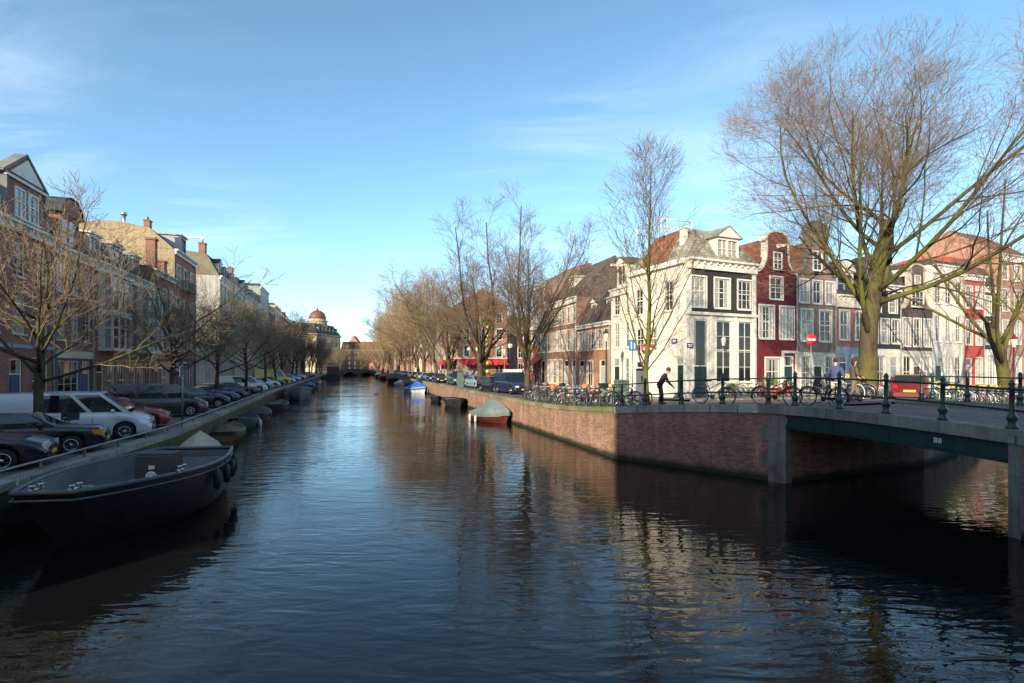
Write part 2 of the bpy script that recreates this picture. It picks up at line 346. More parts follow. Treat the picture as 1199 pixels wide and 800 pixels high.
# ------------------------------------------------------------------ quay walls
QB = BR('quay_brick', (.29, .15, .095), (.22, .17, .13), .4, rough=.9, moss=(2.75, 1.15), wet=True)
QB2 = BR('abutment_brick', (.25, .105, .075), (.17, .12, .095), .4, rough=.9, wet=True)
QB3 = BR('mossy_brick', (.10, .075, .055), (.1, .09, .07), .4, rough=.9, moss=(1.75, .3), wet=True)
COPE = BR('coping_stone', (.27, .255, .215), (.05, .05, .04), .22, bw=1.35, bh=5, rough=.85, ms=.02)
COPEM = BR('mossy_coping_stone', (.20, .185, .125), (.05, .06, .03), .3, bw=1.35, bh=5, rough=.9, moss=(3.0, 1.0), ms=.02)
def quay(label, pts, tops, wm_, cm, inner, cw=.45, ch=.24, th=.5):
    """brick wall in the water with a course of coping stones; inner = side the land lies on (+1 left of the walking direction)"""
    root = thing('quay_wall', label, 'quay wall', (0, 0, 0)); w = MB(); c = MB()
    P = [Vector(p) for p in pts]; n = len(P); off = []
    for i in range(n):
        d = Vector((0, 0))
        if i: d += (P[i]-P[i-1]).normalized()
        if i < n-1: d += (P[i+1]-P[i]).normalized()
        d.normalize(); off.append(Vector((-d.y, d.x))*inner)
    for i in range(n-1):
        a, b, oa, ob_ = P[i], P[i+1], off[i], off[i+1]
        for (mb_, o0, o1, zlo, zhi) in ((w, 0, th, (-1.6, -1.6), (tops[i]-ch, tops[i+1]-ch)), (c, -.05, cw, (tops[i]-ch, tops[i+1]-ch), (tops[i], tops[i+1]))):
            q = [a+oa*o0, b+ob_*o0, b+ob_*o1, a+oa*o1]; zl = [zlo[0], zlo[1], zlo[1], zlo[0]]; zh = [zhi[0], zhi[1], zhi[1], zhi[0]]
            vs = [(v.x, v.y, z) for v, z in zip(q, zl)]+[(v.x, v.y, z) for v, z in zip(q, zh)]
            fs = [(0, 1, 5, 4), (4, 5, 6, 7), (2, 3, 7, 6), (0, 3, 2, 1)]
            if i == 0: fs.append((3, 0, 4, 7))
            if i == n-2: fs.append((1, 2, 6, 5))
            mb_.add(vs, fs)
    w.build('wall', wm_, root); c.build('coping', cm, root); return root
ql = [(x, y) for x, y in QL[:-1]]+[(-93, 262)]
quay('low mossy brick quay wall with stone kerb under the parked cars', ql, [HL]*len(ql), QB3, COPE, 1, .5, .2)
rp = [tuple(v) for v in dense([(qR(262), 262), (qR(60), 60), (qR(42), 42), tuple(PA)], 3)]
quay('sunlit brick quay wall with mossy coping left of the bridge corner', rp, [hR(*p) for p in rp], QB, COPEM, 1)
rp = [tuple(v) for v in dense([tuple(PA), tuple(PB)], 1.2)]
quay('shaded red brick corner wall with lime stains and grey coping', rp, [hR(*p) for p in rp], QB2, COPE, 1, .5, .3)
rp = [tuple(v) for v in dense([tuple(PB), tuple(PC)], 1.2)]
quay('dark brick abutment wall under the bridge', rp, [2.36]*len(rp), QB2, STONE, 1, .45, .2)
rp = [tuple(v) for v in dense([tuple(PC), tuple(PC+QV*85)], 3)]
quay('brick quay wall of the side canal behind the bridge', rp, [hR(*p) for p in rp], QB, COPEM, 1)
# stone corner pier where the bridge lands
root = thing('stone_pier', 'grey stone corner pier between brick wall and green bridge girder', 'pier', (PB.x, PB.y, 0))
u = (PA-PB).normalized(); v = (PC-PB).normalized(); hz = hR(*PB)
for k, (z0, z1) in enumerate(((-1.5, .5), (.5, 1.0), (1.0, 1.5), (1.5, 2.0), (2.0, 2.5))):
    mb = MB(); L1 = .85 if k % 2 else .6; L2 = .32; o = .012+.004*(k % 2); m_ = u+v
    P4 = [-m_*o*1.2, -m_*o*1.2+u*L1, u*L1+v*.3, v*.3+u*.3, v*L2+u*.3, v*L2-m_*o*1.2]
    mb.prism([tuple(p) for p in P4][::-1], 'z', z0+.008, z1-.008); mb.build('stone_block', PIER, root)
mb = MB(); P4 = [-m_*.1, -m_*.1+u*1.0, u*1.0+v*.5, v*.9+u*.5, v*.9-m_*.1]
mb.prism([tuple(p) for p in P4][::-1], 'z', 2.505, hz+.02); mb.build('cap_stone', STONE, root)
# south bank, beyond the right edge of the picture
sp = [tuple(PD), (11.2, 9.2), (9.6, 3), (8.8, -40)]
mb = MB(); mb.prism([tuple(PD+DV*.1), tuple(PE), tuple(PE+DV*70), (95, -60), (9.2, -60), (9.3, -40), (10.1, 3), (11.6, 9.2)], 'z', -1.4, 2.56)
struct(mb.build('street', ASPH))
rp = [(8.8, -40), (9.6, 3), (11.2, 9.2), tuple(PD)]
quay('stone faced quay wall at the right edge, where the bridge ends', rp, [2.6]*4, QB2, COPE, -1, .45, .3)
rp = [tuple(v) for v in dense([tuple(PE), tuple(PE+DV*70)], 6)]
quay('brick quay wall on the near side of the side canal', rp, [2.5]*len(rp), QB2, COPE, -1)
root = thing('stone_pier', 'tall dark stone pier at the right edge carrying the bridge end', 'pier', (PD.x, PD.y, 0))
for k in range(4):
    mb = MB(); P4 = [Vector((-.12, .12)), v*.9+Vector((-.05, .12)), v*.9-NV*.9, -NV*.9+Vector((-.18, 0))]
    mb.prism([tuple(p) for p in P4], 'z', -1.5+k*1.0+.008*(k > 0), -.5+k*1.0); mb.build('stone_block', PIER, root)
mb = MB(); P4 = [Vector((-.2, .2)), v*1.0+Vector((-.05, .2)), v*1.0-NV*1.0, -NV*1.0+Vector((-.28, 0))]
mb.prism([tuple(p) for p in P4], 'z', 2.505, 2.66); mb.build('cap_stone', STONE, root)

# ------------------------------------------------------------------ the bridge
SPAN = (PD-PB).length; SV = (PD-PB).normalized(); BV = (PC-PB).normalized(); BW = (PC-PB).length
def hD(t): return 2.79+.045*math.sin(PI*t/SPAN)-.18*(t/SPAN)**1.4
br = thing('bridge', 'low canal bridge with green steel girder, stone edge and number', 'bridge', (0, 0, 0))
def bpt(t, w, z): p = PB+SV*t+BV*w; return (p.x, p.y, z)
NS = 14; ts = [SPAN*i/NS for i in range(NS+1)]
mb = MB()
for a, b in zip(ts, ts[1:]):
    for w0, w1, dz, mi in ((.48, 2.0, 0, 0), (2.0, 2.12, .0, 1), (2.12, 6.4, -.1, 0), (6.4, 6.52, 0, 1), (6.52, BW-.48, 0, 0)):
        mb.quad(bpt(b, w0, hD(b)+dz), bpt(b, w1, hD(b)+dz), bpt(a, w1, hD(a)+dz), bpt(a, w0, hD(a)+dz), mi)
    mb.quad(bpt(a, 2.12, hD(a)), bpt(b, 2.12, hD(b)), bpt(b, 2.12, hD(b)-.1), bpt(a, 2.12, hD(a)-.1), 1)
    mb.quad(bpt(b, 6.4, hD(b)), bpt(a, 6.4, hD(a)), bpt(a, 6.4, hD(a)-.1), bpt(b, 6.4, hD(b)-.1), 1)
    mb.quad(bpt(a, .1, hD(a)-.3), bpt(a, BW-.1, hD(a)-.3), bpt(b, BW-.1, hD(b)-.3), bpt(b, .1, hD(b)-.3), 1)
mb.build('deck', [PAVE('deck_clinker', (.17, .115, .12), .2, .1), STONE], br)
for w0, w1 in ((-.12, .48), (BW-.48, BW+.12)):
    k = 4
    for i in range(k):
        mb = MB(); a0, a1 = SPAN*i/k+.008, SPAN*(i+1)/k-.008; secs = []
        for j in range(5):
            t = a0+(a1-a0)*j/4; z = hD(t)
            secs.append([bpt(t, w0, z-.3), bpt(t, w0, z+.03), bpt(t, w1, z+.03), bpt(t, w1, z-.3)])
        mb.loft(secs, 0, True, False, True); mb.build('coping_stone', STONE, br)
    mb = MB(); secs = []; wf = w0+.14 if w0 < 0 else w1-.34
    for t in ts:
        zt = hD(t)-.31; zb = zt-.50
        secs.append([bpt(t, wf, zb+.04), bpt(t, wf, zt), bpt(t, wf+.2, zt), bpt(t, wf+.2, zb+.04)])
    mb.loft(secs, 0, True, False, True)
    mb.loft([[bpt(t, wf-.05, hD(t)-.82), bpt(t, wf-.05, hD(t)-.775), bpt(t, wf+.25, hD(t)-.775), bpt(t, wf+.25, hD(t)-.82)] for t in ts], 0, True, False, True)
    mb.build('girder', GIRDER, br)
for i in range(5):
    mb = MB(); w_ = 1.4+i*1.45
    mb.loft([[bpt(t, w_, hD(t)-.7), bpt(t, w_, hD(t)-.302), bpt(t, w_+.16, hD(t)-.302), bpt(t, w_+.16, hD(t)-.7)] for t in ts], 0, True, False, True); mb.build('cross_beam', BLACKP, br)
tx = bpy.data.curves.new('number', 'FONT'); tx.body = '88'; tx.size = .2; tx.extrude = .004; tx.align_x = 'CENTER'; tx.align_y = 'CENTER'
to = bpy.data.objects.new('number', tx); COL.objects.link(to); bpy.context.view_layer.update(); nm_ = bpy.data.meshes.new_from_object(to.evaluated_get(bpy.context.evaluated_depsgraph_get())); bpy.data.objects.remove(to)
nm_.materials.clear(); nm_.materials.append(M('white_sign', (.8, .8, .78), .5, .05)); o = put('bridge_number', nm_, br)
t = 4.72; p = PB+SV*t+BV*.008; o.location = (p.x, p.y, hD(t)-.54); o.rotation_euler = (R(90), 0, math.atan2(SV.y, SV.x))
# cast iron railings: bulbous posts and two rails
def post_mesh(h=1.0, r=1.0):
    mb = MB(); mb.lathe([(.13*r, 0), (.13*r, .07), (.10*r, .10), (.085*r, .2), (.115*r, .27), (.12*r, .31), (.08*r, .37), (.055*r, .45), (.06*r, h*.72), (.05*r, h-.02), (.075*r, h), (.075*r, h+.05), (.05*r, h+.08), (.075*r, h+.13), (.045*r, h+.2), (.012, h+.24)], 10)
    return mb.mesh('post', DKGREEN)
POST = post_mesh()
def railing(label, pts, name='bridge_railing', pm=POST, rails=(.48, 1.0), rad=.028, ext=None):
    r = thing(name, label, 'railing', (0, 0, 0), 0, 'green railings by the bridge')
    for p in pts: put('post', pm, r, p, 0)
    for z in rails:
        mb = MB(); q = [Vector(p)+Vector((0, 0, z)) for p in (list(pts) if ext is None else [ext[0]]+list(pts)+[ext[1]])]
        mb.tube(q, rad, 6, 0, True, False); mb.build('rail', DKGREEN, r)
    return r
IA = Vector((.19, .18))   # set back from the wall face
pts = []
for t in (.03, .195, .43, .67, .905):
    p = PA.lerp(PB, t)+IA; pts.append((p.x, p.y, hR(*p)-.01))
for t in (.25, 1.86, 3.3, 4.77, 6.25): q = bpt(t, .16, hD(t)+.02); pts.append(q)
q = pts[-1]; railing('dark green cast iron railing with bulbous posts on near side of bridge', pts, ext=((pts[0][0]-.3, pts[0][1]+.3, pts[0][2]-.02), (q[0]+.5, q[1]-1.4, q[2]-.08)))
pts = [bpt(SPAN*i/4, BW-.16, hD(SPAN*i/4)+.02) for i in range(5)]
c2 = PC+QV*2.2+QN*.25; pts = [(c2.x, c2.y, hR(*c2)-.02)]+pts
e2 = PE+DV*1.5; railing('dark green cast iron railing on the far side of the bridge', pts+[(e2.x, e2.y, 2.58)])
pts = []
LOWPOST = MB().lathe([(.09, 0), (.09, .06), (.05, .1), (.05, .9), (.07, .93), (.07, .97), (.03, 1.04)], 8).mesh('post', DKGREEN)
fd = (Vector((qR(37), 37))-PA).normalized(); fn = Vector((-fd.y, fd.x))*-1
pts = []
for i in range(10):
    p = PA+fd*(.6+i*1.45)+Vector((.27, .09)); pts.append((p.x, p.y, hR(*p)-.02))
railing('green quay railing on the mossy wall in front of parked bicycles', pts, 'quay_railing', LOWPOST, (.5, .92), .024)
pts = []
for i in range(16):
    p = PC+QV*(4.0+i*2.1)+QN*.25; pts.append((p.x, p.y, hR(*p)-.02))
railing('green railing along the side canal beneath the big trees', pts, 'quay_railing', LOWPOST, (.5, .92), .024)
# low guard rail on the left quay
r = thing('guard_rail', 'low grey steel guard rail along the left kerb by parked cars', 'guard rail', (0, 0, 0)); gp_ = []
for y in [8+i*2.0 for i in range(22)]:
    x = qL(y)-.25; gp_.append((x, y, HL)); MB().box(-.025, .025, -.025, .025, 0, .24).build('post', M('galvanised', (.22, .23, .24), .45, .2, metal=.6), r, (x, y, HL-.02))
MB().tube([(x, y, z+.25) for x, y, z in gp_], .035, 8).build('rail', MC['galvanised'], r)
# far bridge closing the canal
fb = thing('bridge', 'dark low bridge far away at the end of the canal', 'bridge', (0, 0, 0))
BD = M('far_bridge_brick', (.05, .042, .038), .8); xa, xb = -95, qR(256)+3
mb = MB(); poly = [(xa, 1.2)]
for k in range(3):
    x0 = xa+2+k*(xb-xa-4)/3+.8; x1 = xa+2+(k+1)*(xb-xa-4)/3-.8
    poly += [(x0, -.5)]+[(x0+(x1-x0)*i/8, .1+1.6*math.sin(PI*i/8)) for i in range(9)]+[(x1, -.5)]
poly += [(xb, 1.2)]+[(xb+(xa-xb)*i/10, 1.9+1.5*math.sin(PI*i/10)) for i in range(11)]
mb.prism(poly, 'y', 253, 261); mb.build('deck', BD, fb)
mb = MB()
for z in (.5, 1.0): mb.tube([(xb+(xa-xb)*i/10, 253.2, 1.9+1.5*math.sin(PI*i/10)+z) for i in range(11)], .06, 5)
for i in range(41):
    t = i/40; z = 1.9+1.5*math.sin(PI*t); x = xb+(xa-xb)*t; mb.box(x-.05, x+.05, 253.15, 253.25, z, z+1.05)
mb.build('railing', BLACKP, fb)

# ------------------------------------------------------------------ houses
WC_ = {}
def win_mesh(kind, w, h, nx, ny, fm, merged=False, leaf=None):
    key = (kind, round(w, 2), round(h, 2), nx, ny, fm.name, merged, leaf.name if leaf else '')
    if key in WC_: return WC_[key]
    f = MB(); g = MB(); b = .085
    y0, y1, yg = .05, .13, .10
    if kind in 'wWs':
        f.box(0, b, y0, y1, 0, h); f.box(w-b, w, y0, y1, 0, h); f.box(b, w-b, y0, y1, 0, b); f.box(b, w-b, y0, y1, h-b, h)
        if kind != 's': f.box(b, w-b, y0+.004, y1, h*.52, h*.52+.06)
        for i in range(1, nx): x = w*i/nx; f.box(x-.018, x+.018, y0+.012, y1-.01, b, h-b)
        for i in range(1, ny):
            z = h*i/ny
            if kind == 's' or abs(z-h*.55) > .12: f.box(b, w-b, y0+.016, y1-.012, z-.016, z+.016)
        f.box(-.05, w+.05, -.09, y0, -.08, -.002)
        if kind == 'W':
            f.box(-.12, -.001, -.035, .04, 0, h+.12); f.box(w+.001, w+.12, -.035, .04, 0, h+.12); f.box(0, w, -.034, .04, h+.001, h+.119)
        g.quad((b, yg, b), (w-b, yg, b), (w-b, yg, h-b), (b, yg, h-b))
    elif kind == 'd':
        hd = min(2.25, h*.78)
        f.box(0, b, y0, y1, 0, h); f.box(w-b, w, y0, y1, 0, h); f.box(b, w-b, y0, y1, h-b, h); f.box(b, w-b, y0+.003, y1, hd, hd+.08)
        f.box(b, w-b, .09, .14, 0, hd, 1)
        for zz0, zz1 in ((.15, .42), (.47, .92)): f.box(w*.25, w*.75, .075, .09, hd*zz0, hd*zz1, 1)
        f.box(w-b-.14, w-b-.09, .06, .09, hd*.45, hd*.5, 2)
        f.box(-.03, w+.03, -.22, y0, -.16, -.001, 3)
        if h-hd > .3: g.quad((b, yg, hd+.08), (w-b, yg, hd+.08), (w-b, yg, h-b), (b, yg, h-b))
    fmats = [fm, leaf or DKGREEN, STEEL, STONE]
    if merged:
        n = len(f.v); f.v += g.v; f.f += [tuple(i+n for i in q) for q in g.f]; f.m += [4]*len(g.f); f.sm += g.sm
        r = (f.mesh('window', fmats+[PANE]), None)
    else: r = (f.mesh('window', fmats), g.mesh('pane', PANE) if g.v else None)
    WC_[key] = r; return r
GP = {}
def place_win(root, kind, loc, rz, w, h, nx, ny, fm, pane=None, leaf=None):
    fme, pme = win_mesh(kind, w, h, nx, ny, fm, False, leaf)
    o = put('door' if kind == 'd' else 'window', fme, root, loc, rz)
    if pme:
        if callable(pane): pane = pane(loc)
        if pane:
            k = (pme.name, pane.name)
            if k not in GP: c = pme.copy(); c.materials[0] = pane; GP[k] = c
            pme = GP[k]
        put('pane', pme, o)
    return o
def cellwall(mb, w, z0, z1, ops, zones, T):
    xs = sorted({0, w} | {round(v, 4) for o in ops for v in (o[0], o[0]+o[2])})
    zs = sorted({z0, z1} | {round(v, 4) for o in ops for v in (o[1], o[1]+o[3])} | {zt for zt, _ in zones if z0 < zt < z1})
    for x0, x1 in zip(xs, xs[1:]):
        for a, b in zip(zs, zs[1:]):
            cx_, cz = (x0+x1)/2, (a+b)/2
            if any(o[0] < cx_ < o[0]+o[2] and o[1] < cz < o[1]+o[3] for o in ops): continue
            mi = next((m for zt, m in zones if cz < zt), zones[-1][1])
            mb.quad(T(x0, 0, a), T(x1, 0, a), T(x1, 0, b), T(x0, 0, b), mi)
    for o in ops:
        x, z, ww, hh = [round(v, 4) for v in o[:4]]; d = .2; mi = next((m for zt, m in zones if z+hh/2 < zt), zones[-1][1])
        for p, q in (((x, z), (x+ww, z)), ((x+ww, z), (x+ww, z+hh)), ((x+ww, z+hh), (x, z+hh)), ((x, z+hh), (x, z))):
            mb.quad(T(p[0], 0, p[1]), T(p[0], d, p[1]), T(q[0], d, q[1]), T(q[0], 0, q[1]), mi)
        mb.quad(T(x, d, z), T(x+ww, d, z), T(x+ww, d, z+hh), T(x, d, z+hh), mi)
def rows(w, *spec):
    """each row: z, height, count, width, kind, nx, ny [, x0, x1]"""
    out = []
    for r in spec:
        z, h, n, ww, kind, nx, ny = r[:7]; x0, x1 = r[7:9] if len(r) > 7 else (0, w)
        for i in range(n): out.append((x0+(i+.5)*(x1-x0)/n-ww/2, z, ww, h, kind, nx, ny))
    return out
LEAVES = [DKGREEN, BLACKP, M('dark_blue_door', (.015, .025, .06), .4, .2), M('brown_door', (.06, .03, .018), .45, .25), GREYP]
def house(label, P, rz, g, w, h, ops, wall, zones=None, depth=9, corn=.5, roof=None, gable=None, group='canal houses', fm=WHITE, cm=None, left=None, right=None, side=None, pane=None, leaf=None, endm=None, name='canal_house', cat='house', cproud=.32):
    leaf = leaf or rnd.choice(LEAVES)
    root = thing(name, label, cat, (P[0], P[1], g), rz, group); root['_w'] = w; root['_h'] = h
    cm = cm or WHITE; side = side or wall; mats = [wall, side]; zs = []
    for zt, m in (zones or [(h, wall)]):
        if m not in mats: mats.append(m)
        zs.append((zt, mats.index(m)))
    mb = MB()
    cellwall(mb, w, -.6, h, ops, zs, lambda u, d, z: (u, d, z))
    lz = [(h, 1)] if not left or len(left) < 2 or not left[1] else zs
    cellwall(mb, depth, -.6, h, left[0] if left else [], lz, lambda u, d, z: (d, depth-u, z))
    cellwall(mb, depth, -.6, h, right[0] if right else [], [(h, 1)], lambda u, d, z: (w-d, u, z))
    mb.quad((w, depth, -.6), (0, depth, -.6), (0, depth, h), (w, depth, h), 1)
    mb.quad((0, 0, h-.02), (w, 0, h-.02), (w, depth, h-.02), (0, depth, h-.02), 1)
    mb.build('wall', mats, root)
    for o in ops: place_win(root, o[4], (o[0], 0, o[1]), 0, o[2], o[3], o[5], o[6], fm, pane, leaf)
    for o in (left[0] if left else []): place_win(root, o[4], (0, depth-o[0], o[1]), -PI/2, o[2], o[3], o[5], o[6], fm, pane, leaf)
    for o in (right[0] if right else []): place_win(root, o[4], (w, o[0], o[1]), PI/2, o[2], o[3], o[5], o[6], fm, pane, leaf)
    if corn:
        mb = MB(); c = cproud
        mb.prism([(-c*.45, h-corn), (-c*.45, h-.2), (-c*.8, h-.14), (-c, h-.1), (-c, h+.03), (0, h+.05), (0, h-corn)], 'x', .012, w-.012)
        for i in range(int(w/.6)): x = .3+i*.6; mb.box(x-.06, x+.06, -c*.75, -c*.44, h-.32, h-.17)
        if left: mb.box(-c*.6, -.002, .02, depth-.02, h-corn*.5, h+.03)
        mb.build('cornice', cm, root)
    if not cat.startswith('x') and h > 6 and ops:
        mb = MB(); mb.tube([(w-.12, -.07, h-corn-.05), (w-.12, -.07, .1)], .045, 6)
        for z in np.arange(1.2, h-corn-.3, 2.2): mb.box(w-.19, w-.05, -.11, -.003, z, z+.05)
        mb.build('drainpipe', GREYP, root)
    if roof: root['_roof'] = 1; make_roof(root, w, h, depth, roof, endm or side)
    if gable: make_gable(root, w, wall, gable)
    return root
def make_roof(root, w, h, depth, roof, endm):
    k = roof[0]; mb = MB(); r = roof[1]; m = roof[2]
    if k == 'mansard':
        run = roof[3] if len(roof) > 3 else 1.3
        mb.prism([(.1, h+.02), (run, h+r), (depth*.5, h+r+.45), (depth-run, h+r), (depth-.05, h+.02)], 'x', .02, w-.02, 0, 1)
    elif k == 'ridge': mb.prism([(-.12, h+.03), (depth/2, h+r), (depth+.1, h+.03)], 'x', .02, w-.02, 0, 1)
    elif k == 'front': mb.prism([(.03, h-.1), (w/2, h+r), (w-.03, h-.1)], 'y', .3, depth, 0, 1)
    elif k == 'flat': mb.box(.05, w-.05, .2, depth-.05, h+.03, h+r)
    elif k == 'hip':
        i = roof[3]; b = [(-.1, -.1), (w+.1, -.1), (w+.1, depth), (-.1, depth)]; t = [(i, i), (w-i, i), (w-i, depth-i), (i, depth-i)]
        mb.add([(x, y, h+.05) for x, y in b]+[(x, y, h+r) for x, y in t], [(0, 1, 5, 4), (1, 2, 6, 5), (2, 3, 7, 6), (3, 0, 4, 7), (4, 5, 6, 7)])
    o = mb.build('roof', [m, endm], root); root['_z'] = h+r; return o
def roof_of(root): return next(c for c in root.children if c.name.startswith('roof'))
CHB = BR('chimney_brick', (.27, .115, .06), None, .3)
def chimney(root, x, y, z, h, w=.7, d=.5, m=None, pots=2):
    mb = MB(); mb.box(x-w/2, x+w/2, y-d/2, y+d/2, z, z+h); mb.box(x-w/2-.06, x+w/2+.06, y-d/2-.06, y+d/2+.06, z+h, z+h+.12)
    for i in range(pots): mb.lathe([(.1, z+h+.12), (.09, z+h+.45)], 8, 1, Matrix.Translation((x+(i-(pots-1)/2)*.3, y, 0)))
    mb.build('chimney', [m or CHB, M('clay_pot', (.3, .13, .07))], roof_of(root))
def dormer(root, x, y, z, w, h, style='gable', m=None, rm=None, nwin=1):
    """dormer front at y, with its window, cheeks and little roof, in one piece"""
    mb = MB(); m = m or WHITE; rm = rm or SLATE; D = 2.2; t = .16
    mb.box(0, t, 0, D, 0, h); mb.box(w-t, w, 0, D, 0, h); mb.box(t, w-t, .004, D, 0, .25); mb.box(t, w-t, .003, D, h-.2, h)
    if nwin == 2: mb.box(w/2-.09, w/2+.09, .005, .3, .25, h-.2)
    mb.quad((t, .12, .25), (w-t, .12, .25), (w-t, .12, h-.2), (t, .12, h-.2), 1)
    for i in range(1, 2*nwin):
        if nwin == 2 and i == 2: continue
        xx = t+(w-2*t)*i/(2*nwin); mb.box(xx-.03, xx+.03, .06, .13, .25, h-.2)
    mb.box(t, w-t, .05, .125, .25+(h-.45)*.5-.025, .25+(h-.45)*.5+.025)
    if style == 'gable':
        mb.prism([(-.15, h), (w/2, h+w*.36), (w+.15, h)], 'y', -.15, D, 0, 0); mb.prism([(-.22, h+.02), (w/2, h+w*.36+.1), (w+.22, h+.02), (w+.22, h-.05), (w/2, h+w*.36+.03), (-.22, h-.05)], 'y', -.2, D, 2)
    elif style == 'arch':
        a = [(w/2-(w/2+.2)*math.cos(PI*i/12), h+(w*.45)*math.sin(PI*i/12)) for i in range(13)]
        mb.prism(a, 'y', -.1, D, 0, 0); b = [(w/2-(w/2+.32)*math.cos(PI*i/12), h+.0+(w*.45+.12)*math.sin(PI*i/12)) for i in range(13)]
        mb.loft([[(p[0], -.2, p[1]) for p in b], [(p[0], D, p[1]) for p in b]], 2)
    else: mb.box(-.15, w+.15, -.15, D, h, h+.14, 0)
    return mb.build('dormer', [m, PANE, rm], root, (x-w/2, y, z))
def hoist(root, x, z, L=1.4):
    mb = MB(); mb.box(x-.09, x+.09, -L, .5, z, z+.2); mb.box(x-.14, x+.14, -.3, .5, z+.2, z+.28); mb.tube([(x, -L+.1, z), (x, -L+.1, z-.18)], .03, 6, 1)
    mb.build('hoist_beam', [WHITE, BLACKP], root)
def make_gable(root, w, wall, g):
    """shaped gable front: outline (x, z) from left foot over the top to right foot"""
    out, trim = g[0], g[1]; th = .38
    mb = MB(); mb.prism(out[::-1], 'y', -.012, th); mb.build('gable', wall, root)
    if trim:
        mb = MB(); n = len(out)
        for a, b in zip(out, out[1:]):
            va, vb = Vector(a), Vector(b); d = (vb-va)
            if d.length < .02: continue
            d.normalize(); nn_ = Vector((-d.y, d.x)); q = [va-d*.02+nn_*.06, vb+d*.02+nn_*.06, vb+d*.02-nn_*.07, va-d*.02-nn_*.07]
            mb.prism([tuple(p) for p in q], 'y', -.09, th+.06)
        mb.build('gable_trim', trim, root)
def neck(w, z0, zs, zn, nw, top='arch', cap=.7, c=None):
    """neck gable: concave shoulders from eaves z0 to zs, straight neck to zn, then a cap"""
    c = w/2 if c is None else c; l = []
    for i in range(9): t = i/8; l.append(((c-nw/2)*(math.sin(t*PI/2))+.02, z0+(zs-z0)*(1-math.cos(t*PI/2))))
    l.append((c-nw/2, zn)); l.append((c-nw/2-.18, zn+.02)); l.append((c-nw/2-.18, zn+.18))
    rr = [(2*c-x, z) for x, z in l][::-1]
    if top == 'arch': m = [(c-nw/2*math.cos(PI*i/8), zn+.2+cap*math.sin(PI*i/8)) for i in range(9)]
    else: m = [(c-nw/2-.1, zn+.2), (c, zn+.2+cap), (c+nw/2+.1, zn+.2)]
    rr = [(min(w-.02, x), z) for x, z in rr]
    return l+m+rr
def gwin(root, x, z, w, h, nx=2, ny=3, fm=WHITE, y=-.125):
    me, _ = win_mesh('w', w, h, nx, ny, fm, True); return put('window', me, root, (x-w/2, y, z))
def awning(root, x0, x1, z, m, out=1.3, drop=.7):
    mb = MB(); mb.prism([(-.05, z), (-out, z-drop), (-out, z-drop-.22), (-out+.03, z-drop-.22), (-out+.03, z-drop+.02), (-.05, z-.06)], 'x', x0, x1); mb.build('awning', m, root)
def balcony(root, x0, x1, z, d=.8):
    mb = MB(); mb.box(x0, x1, -d, -.02, z-.12, z, 0)
    for x in np.arange(x0+.04, x1, .16): mb.box(x-.012, x+.012, -d+.03, -d+.055, z, z+.9, 1)
    mb.box(x0, x1, -d+.02, -d+.07, z+.9, z+.95, 1); mb.box(x0, x0+.05, -d+.07, -.03, z+.9, z+.95, 1); mb.box(x1-.05, x1, -d+.07, -.03, z+.9, z+.95, 1)
    mb.build('balcony', [STONE, BLACKP], root)
def bay(root, x0, x1, z0, z1, d=.9, n=3, floors=2, m=None):
    """projecting bay with glazed front and sides"""
    mb = MB(); m = m or WHITE; fh = (z1-z0)/floors
    mb.box(x0+.06, x1-.06, -d+.08, -.015, z0+.1, z1-.1, 1)
    for i in range(floors+1): z = z0+i*fh; mb.box(x0, x1, -d, -.01, z-.22 if i else z, z+.22 if i < floors else z, 0)
    for i in range(n+1): x = x0+(x1-x0)*i/n; mb.box(max(x0+.003, x-.1), min(x1-.003, x+.1), -d+.004, -d+.15, z0+.05, z1-.05, 0)
    for x in (x0+.006, x1-.106): mb.box(x, x+.1, -.4, -.012, z0+.05, z1-.05, 0)
    for f in range(floors): z = z0+(f+.62)*fh; mb.box(x0+.02, x1-.02, -d+.03, -.02, z-.04, z+.04, 0)
    mb.box(x0-.12, x1+.12, -d-.14, -.012, z1, z1+.14, 0)
    mb.build('bay_window', [m, PANE], root)
PB_ = BR('purple_brick', (.25, .108, .085), None, .3); RB = BR('red_brick', (.34, .10, .06), None, .3); OB = BR('orange_brick', (.34, .15, .08), None, .3)
BB = BR('brown_brick', (.27, .13, .08), None, .3); TB = BR('tan_brick', (.34, .25, .135), None, .25); DB = M('black_tar_paint', (.036, .030, .03), .55, .3, streak=.4)
MAR = BR('maroon_paint', (.135, .019, .025), (.11, .016, .02), .15); TAU = BR('taupe_brick', (.235, .155, .12), None, .25); RED = BR('bright_red_paint', (.50, .085, .06), (.4, .07, .05), .12)
DPU = BR('dark_purple_brick', (.07, .034, .036), None, .3); PNK = BR('pink_brick', (.42, .20, .13), None, .25); WHW = M('white_plaster', (.70, .64, .53), .6, .18, 1.5, streak=.28); CRW = M('cream_plaster', (.55, .49, .39), .6, .15, 1.5, streak=.35)
GRW = M('grey_plaster', (.32, .33, .30), .6, .15, 1.5, streak=.35); BLU = M('blue_shop_paint', (.03, .07, .16), .45, .2); BGR = M('blue_grey_paint', (.25, .31, .38), .5, .15)
AWR = M('red_awning_cloth', (.55, .03, .03), .7, .12); MARL = M('dark_red_door', (.13, .02, .02), .4, .2)

